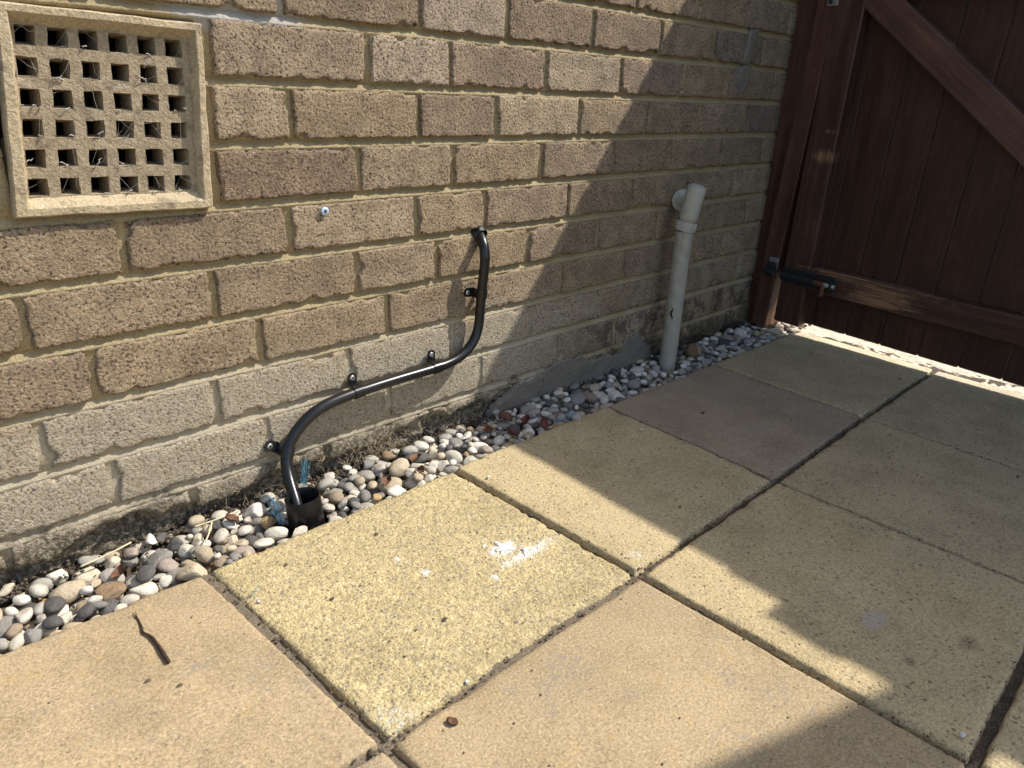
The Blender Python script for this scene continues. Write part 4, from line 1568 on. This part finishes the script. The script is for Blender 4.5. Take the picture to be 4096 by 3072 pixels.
# what shows: the share of each stone's own top that is still the surface
info = []
for n_, s in enumerate(stones):
    x, y, z, a, b, c, yaw = s[:7]
    fp = footprint(x, y, a, b, c, yaw)
    sl, ins, hh = fp
    vis = ((z + hh) >= Hm[sl] - .0008) & ins
    dist = math.hypot(x - CAMP[0], y - CAMP[1])
    inview = (-0.17 < x < 1.76)
    info.append((vis.sum() * CELL ** 2 / dist ** 2 * (1 if inview else 0.0), n_))
order = [n_ for q, n_ in sorted(info, reverse=True)]
single = set(order[:300])
hidden = set(n_ for q, n_ in info if q <= 0 and -0.17 < stones[n_][0] < 1.76 and stones[n_][2] < -0.03)


def shape_of(s):
    kind = TINTS[s[9]][2]
    if kind == 'a':
        return 11 + s[11] % 9
    if kind == 'w' and s[11] % 3 == 0:
        return 11 + s[11] % 9
    if s[11] % 4 == 1:
        return 11 + s[11] % 9
    return s[11] % 11


massV, massF, massC = [], [], []
nv = 0
for n_, s in enumerate(stones):
    x, y, z, a, b, c, yaw, rx, ry, ti, br, sd_ = s
    rot = Matrix.Rotation(yaw, 4, 'Z') @ Matrix.Rotation(rx, 4, 'X') @ Matrix.Rotation(ry, 4, 'Y')
    tint = tuple(min(1, q * br * w_) for q, w_ in zip(TINTS[ti][0], (1.03, 0.985, 0.90)))
    k = shape_of(s)
    if n_ in single:
        o = bpy.data.objects.new('pebble', SHME[k])
        COL.objects.link(o)
        o.parent = gs
        o.matrix_local = Matrix.Translation(Vector((x, y, z)) - Vector(GSO)) @ rot @ Matrix.Diagonal((a * 1.04, b * 1.04, c * 1.04, 1))
        o.color = (*tint, 1)
    else:
        v = SHAPES[k][1] * np.array([a, b, c]) * 1.04
        v = v @ np.array(rot.to_3x3()).T + np.array([x, y, z]) - GSO
        massV.append(v)
        massF.append(np.array(IF1) + nv)
        massC.append(np.tile(np.array([*tint, 1.0]), (len(v), 1)))
        nv += len(v)
me = mesh('pebbles', np.concatenate(massV), np.concatenate(massF))
at = me.color_attributes.new('tint', 'FLOAT_COLOR', 'POINT')
at.data.foreach_set('color', np.concatenate(massC).astype(np.float32).ravel())
o = link('pebbles', me, M['pebble_mass'], gs)
tag(o, kind='stuff')

# grit, crumbs of mortar and dry soil filling the gaps and banked against the wall
rr = random.Random(41)
gv, gf = ico(0)
gsh = [stone_shape(gv, 800 + q, True) for q in range(8)]
GV, GF = [], []
nn = 0
for q in range(5200):
    x = rr.uniform(-.2, 1.76)
    if q % 2:
        y = -abs(rr.gauss(0, .018)) + .006
    else:
        y = rr.uniform(-.136, 0.0)
    i_, j_ = min(max(int((x - gx0) / CELL), 0), NX_ - 1), min(max(int((y - gy0) / CELL), 0), NY_ - 1)
    if BLOCK[i_, j_]:
        continue
    hgt_, lim_ = Hm[i_, j_], Tg[i_, j_]
    r = rr.uniform(.0007, .0026)
    if y < -.022 and hgt_ > lim_ - .004 and rr.random() < .85:
        continue
    z = max(min(hgt_, lim_ - .004), -.02) if y < -.022 else lim_ + rr.uniform(-.008, .006) * (1 + y / .022)
    v = gsh[q % 8] @ np.array(Matrix.Rotation(rr.uniform(0, 6), 3, 'Z')).T * r + np.array([x, y, z]) - GSO
    GV.append(v)
    GF.append(np.array(gf) + nn)
    nn += len(v)
tag(link('grit', mesh('grit', np.concatenate(GV), np.concatenate(GF), False), M['crumb'], gs), kind='stuff')

# ------------------------------------------------------------------ loose things


def top_at(x, y):
    i, j = int((x - gx0) / CELL), int((y - gy0) / CELL)
    i, j = min(max(i, 1), NX_ - 2), min(max(j, 1), NY_ - 2)
    return float(np.max(Hm[i - 1:i + 2, j - 1:j + 2]))


# big rough brown stone beside the grey pipe
r_ = stone_shape(IV2, 955, True) * np.array([.027, .021, .021])
zst = np.mean([top_at(1.345 + q, -0.062) for q in (-.01, 0, .01)])
o = link('rough_stone', mesh('rough_stone', r_, IF2), M['roughstone'], None, (1.350, -0.064, zst + .010))
tag(o, 'angular rough brown stone lying on the pebbles beside the grey pipe', 'stone')

# twig on the smooth slab
mb = MB()
tp = [(-0.0275, -0.166, .003), (-0.0262, -0.178, .0025), (-0.0278, -0.196, .0028), (-0.0300, -0.208, .0030), (-0.0262, -0.222, .0034), (-0.0255, -0.240, .0038), (-0.0262, -0.258, .0042), (-0.0270, -0.277, .0044)]
cv = catmull(tp, 4)
mb.tube(cv, [0.0005 + 0.0019 * (q / len(cv)) + (0.0004 if q % 7 == 3 else 0) for q in range(len(cv))], 8)
mb.tube([(-0.0266, -0.176, .0035), (-0.0250, -0.170, .0050), (-0.0240, -0.166, .0045)], [.0006, .0004, .0002], 6)
o = mb.build('twig', M['twig'], None, (0, 0, 0), True)
tag(o, 'thin dark brown twig lying on the smooth buff slab in front', 'twig')

# straw stalks among the pebbles
for (p0, p1, lb) in (((-0.046, -0.030), (0.020, -0.020), 'pale dry straw stalk along the wall foot left of the socket'),
                     ((0.105, -0.022), (0.170, -0.026), 'pale dry straw stalk on pebbles just left of the black socket'),
                     ((0.098, -0.078), (0.124, -0.040), 'short pale straw stalk leaning across the pebbles near the front slab corner')):
    a, b = np.array(p0), np.array(p1)
    pts = []
    for q in range(7):
        t = q / 6
        c = a + (b - a) * t
        pts.append((c[0], c[1] - .002 * math.sin(t * 3), max(top_at(*a), top_at(*b), -0.012) + .004 + .003 * t))
    o = MB().tube(catmull(pts, 3), 0.0012, 6).build('straw_stalk', M['straw'], None, (0, 0, 0), True)
    tag(o, lb, 'straw', 'straw stalks in the gravel')

# blue twine fibres


def twine(base, tip, n, spread, lb, seed):
    rr = random.Random(seed)
    mb = MB()
    a, b = Vector(base), Vector(tip)
    for q in range(n):
        e = b + Vector([rr.uniform(-1, 1) * spread for _ in range(3)])
        s_ = a + Vector([rr.uniform(-1, 1) * .003 for _ in range(3)])
        mid = s_.lerp(e, .5) + Vector([rr.uniform(-1, 1) * .006 for _ in range(3)])
        mb.tube(catmull([s_, mid, e], 4), .00024, 4, False)
    o = mb.build('twine_strand', M['blue'], None, (0, 0, 0), True)
    tag(o, lb, 'twine', 'blue twine fibres')


twine((0.2640, -0.0500, 0.000), (0.2850, -0.0280, 0.048), 15, .006, 'frayed blue twine tuft standing behind the black socket', 1)
twine((0.2060, -0.0900, -0.006), (0.2020, -0.0700, 0.034), 12, .005, 'frayed blue twine tuft standing left of the black socket', 2)
twine((0.7780, -0.1180, 0.001), (0.8250, -0.1300, 0.006), 12, .007, 'blue twine fibres lying on pebbles at the shaded slab edge', 3)
twine((0.093, -0.228, 0.003), (0.107, -0.220, 0.006), 3, .003, 'short blue twine thread in the joint beside the gold slab', 4)


def leaf(name, x, y, size, yaw, mat, lb, seed, z=None):
    """curled dry leaf"""
    rr = np.random.default_rng(seed)
    n, w = 9, 5
    V = []
    for i in range(n):
        t = i / (n - 1)
        wd = math.sin(math.pi * min(1, t * .96 + .04)) ** .8 * .42
        for j in range(w):
            u = (j / (w - 1) - .5) * 2
            V.append(((t - .5), u * wd, .22 * abs(u) ** 1.5 * (0.6 + t) + .10 * math.sin(t * 4 + seed) + rr.uniform(-.035, .035)))
    V = np.array(V) * size
    n0 = len(V)
    V = np.concatenate([V, V - np.array([0, 0, size * .02])])
    F = grid_faces(n, w) + [tuple(q + n0 for q in f[::-1]) for f in grid_faces(n, w)]
    o = link(name, mesh(name, V, F), mat)
    o.rotation_euler = (rr.uniform(-.4, .4), rr.uniform(-.4, .4), yaw)
    o.location = (x, y, (top_at(x, y) if z is None else z) + size * .12)
    tag(o, lb, 'leaf', 'dead leaves in the gravel')
    return o


LF = [(0.478, -0.060, .026, .4, 'leaf', 'curled brown leaf on pebbles below the conduit run'),
      (0.455, -0.105, .020, 1.4, 'leaf', 'small brown leaf at the gold slab corner by the pebbles'),
      (0.575, -0.112, .024, 2.2, 'leaf', 'brown leaf at the slab edge where the sunlight ends'),
      (0.640, -0.070, .030, .9, 'leaf', 'crumpled brown leaf on pebbles at the shadow edge'),
      (0.675, -0.105, .026, 2.7, 'redleaf', 'dark red leaf among pebbles, nearest the shadow edge'),
      (0.735, -0.075, .030, .2, 'redleaf', 'red curled leaf among pebbles in the shade by the wall'),
      (0.752, -0.112, .022, 1.1, 'redleaf', 'bright red leaf scrap beside the blue twine'),
      (0.712, -0.045, .032, 1.8, 'leaf', 'dry brown leaf against the cement patch foot'),
      (0.395, -0.092, .020, .7, 'leaf', 'small reddish brown leaf between pebbles right of the socket'),
      (0.150, -0.045, .022, 2.0, 'leaf', 'brown leaf under the wall left of the socket'),
      (-0.010, -0.060, .022, .5, 'leaf', 'small brown leaf among pebbles at the far left')]
for q, (x, y, s_, yw, mt, lb) in enumerate(LF):
    leaf('dead_leaf', x, y, s_, yw, M[mt], lb, 30 + q)
o = leaf('seed_husk', 0.1515, -0.5495, .0125, 2.0, M['leaf'], 'single brown seed husk lying on the smooth slab at the bottom', 77, 0.0)

# small white chips lying on the joints and slabs
for q, (x, y, s_, lb) in enumerate(((0.1990, -0.5180, .0042, 'tiny white round chip in the joint below the gold slab'), (0.5180, -0.205, .0050, 'white chip in the joint at the edge of the gold slab'),
                                    (0.5205, -0.9180, .0065, 'white pebble in the dark joint at the lower right'), (1.2730, -0.5180, .006, 'white chip at a slab corner in the shade'),
                                    (0.868, -0.262, .0060, 'white flake on the pinkish slab joint in the shade'), (0.0945, -0.2430, .0040, 'tiny white snail-like chip in the joint left of gold slab'))):
    s_ *= 0.72
    P_ = stone_shape(IV1, 400 + q, True) * np.array([s_, s_ * .75, s_ * .45])
    o = link('white_chip', mesh('white_chip', P_, IF1), M['chalk'], None, (x, y, .0005 + s_ * .4 + (0.007 if x > .5 else 0)))
    tag(o, lb, 'chip', 'white chips on the paving')

# soil crumbs and grit lying in the joints and scattered over the slabs
rr = random.Random(31)
cs = [stone_shape(ico(0)[0], 700 + q, True) for q in range(6)]
cf = ico(0)[1]
mb = MB()
edges = [((0, 0), (0, 1)), ((1, 0), (1, 1)), ((1, 1), (1, 2)), ((2, 0), (2, 1)), ((2, 1), (2, 2)), ((3, 0), (3, 1)), ((3, 1), (3, 2)), ((0, 1), (1, 1)), ((1, 1), (2, 1)), ((1, 1), (2, 1)), ((2, 1), (3, 1)), ((2, 1), (3, 1)), ((3, 1), (4, 1)), ((1, 2), (2, 2)), ((-1, 1), (0, 1)), ((0, 1), (0, 2))]
for q in range(1100):
    if q < 950:
        a_, b_2 = rr.choice(edges)
        t = rr.random()
        sp = 0.004 if rr.random() < .8 else 0.011
        x = NODE[a_][0] * (1 - t) + NODE[b_2][0] * t + rr.gauss(0, sp)
        y = NODE[a_][1] * (1 - t) + NODE[b_2][1] * t + rr.gauss(0, sp)
        r = rr.uniform(.0006, .0021)
        z = -.003 + rr.uniform(0, .002)
        if x > .49:
            z += .003
        if sp > .01:
            z = .0005 + (.0045 if x > .5 else 0)
            r *= .7
    else:
        x, y = rr.uniform(-.3, 1.6), rr.uniform(-.92, -.15)
        r = rr.uniform(.0006, .0015) if q < 1088 else rr.uniform(.002, .0034)
        z = .001 + (.0042 if x > .5 else 0)
    v = cs[q % 6] @ np.array(Matrix.Rotation(rr.uniform(0, 6), 3, 'Z')).T * r * np.array([1.3, 1, .75]) + np.array([x, y, z])
    mb.add(v, cf)
o = mb.build('soil_crumbs', M['crumb'])
tag(o, 'dark soil crumbs and grit scattered along the paving joints', 'soil', kind='stuff')

# bird dropping: a dried splash with arms and spots
rr = random.Random(21)
mb = MB()


def splat(cx, cy, r0, arms, sx, sy, zt, seed):
    q_ = random.Random(seed)
    n = 64
    am = [(q_.uniform(0, 6.28), q_.uniform(.15, .75), q_.uniform(.12, .30)) for _ in range(arms)]
    rim, mid = [], []
    for k_ in range(n):
        w = 2 * math.pi * k_ / n
        r = r0 * (0.62 + .20 * math.sin(2 * w + seed) + .12 * math.sin(5 * w + seed * 2) + .10 * q_.random())
        for (a0, ln, wd) in am:
            dw = (w - a0 + math.pi) % (2 * math.pi) - math.pi
            r += r0 * ln * math.exp(-(dw / wd) ** 2)
        rim.append((cx + math.cos(w) * r * sx, cy + math.sin(w) * r * sy, 0.0005))
        mid.append((cx + math.cos(w) * r * sx * .86, cy + math.sin(w) * r * sy * .86, zt))
    v = rim + mid + [(cx, cy, zt * 1.1)]
    f = [(k_, (k_ + 1) % n, n + (k_ + 1) % n, n + k_) for k_ in range(n)] + [(n + k_, n + (k_ + 1) % n, 2 * n) for k_ in range(n)]
    mb.add(v, f)


splat(0.404, -0.362, 0.0135, 6, 1.15, .85, 0.0019, 3)

dmain, mb = mb, MB()
splat(0.424, -0.385, 0.0070, 4, 1.2, .9, 0.0018, 5)
splat(0.386, -0.340, 0.0040, 4, 1.0, 1.0, 0.0016, 7)
for q in range(44):
    a_, d_ = rr.uniform(0, 6.28), abs(rr.gauss(.022, .012)) + .012
    splat(0.408 + d_ * math.cos(a_) * 1.3, -0.368 + d_ * math.sin(a_), rr.uniform(.0005, .0017), 2, 1, 1, 0.0015, 30 + q)
o = dmain.build('dropping', M['dropping'], None, (0, 0, 0), True)
tag(mb.build('spots', M['dropping'], o, (0, 0, 0), True), kind='stuff')
tag(o, 'white bird dropping splashed across the gold aggregate slab', 'dropping')

# dry rootlets hanging at the wall foot
mb = MB()
rr = random.Random(8)
for q in range(150):
    if q < 110:
        x, z = rr.gauss(0.425, .05), rr.uniform(.0, .030)
    else:
        x, z = rr.choice((rr.uniform(.13, .23), rr.uniform(1.29, 1.42), rr.uniform(.6, .7))), rr.uniform(-.004, .02)
    p_ = Vector((x, .004, z))
    pts = [p_]
    d = Vector((rr.uniform(-1, 1), rr.uniform(-.9, -.1), rr.uniform(-.8, .6)))
    for w in range(4):
        d = (d + Vector((rr.uniform(-1, 1), rr.uniform(-.5, .4), rr.uniform(-1, .6))) * .8).normalized()
        pts.append(pts[-1] + d * rr.uniform(.003, .007))
        if pts[-1].y > .0:
            pts[-1].y = -.001
    mb.tube(pts, [.00032, .0003, .00026, .0002, .00016], 4, False)
o = mb.build('dry_rootlets', M['root'], None, (0, 0, 0), True)
tag(o, 'tangle of fine dry rootlets at the foot of the wall', 'roots', kind='stuff')
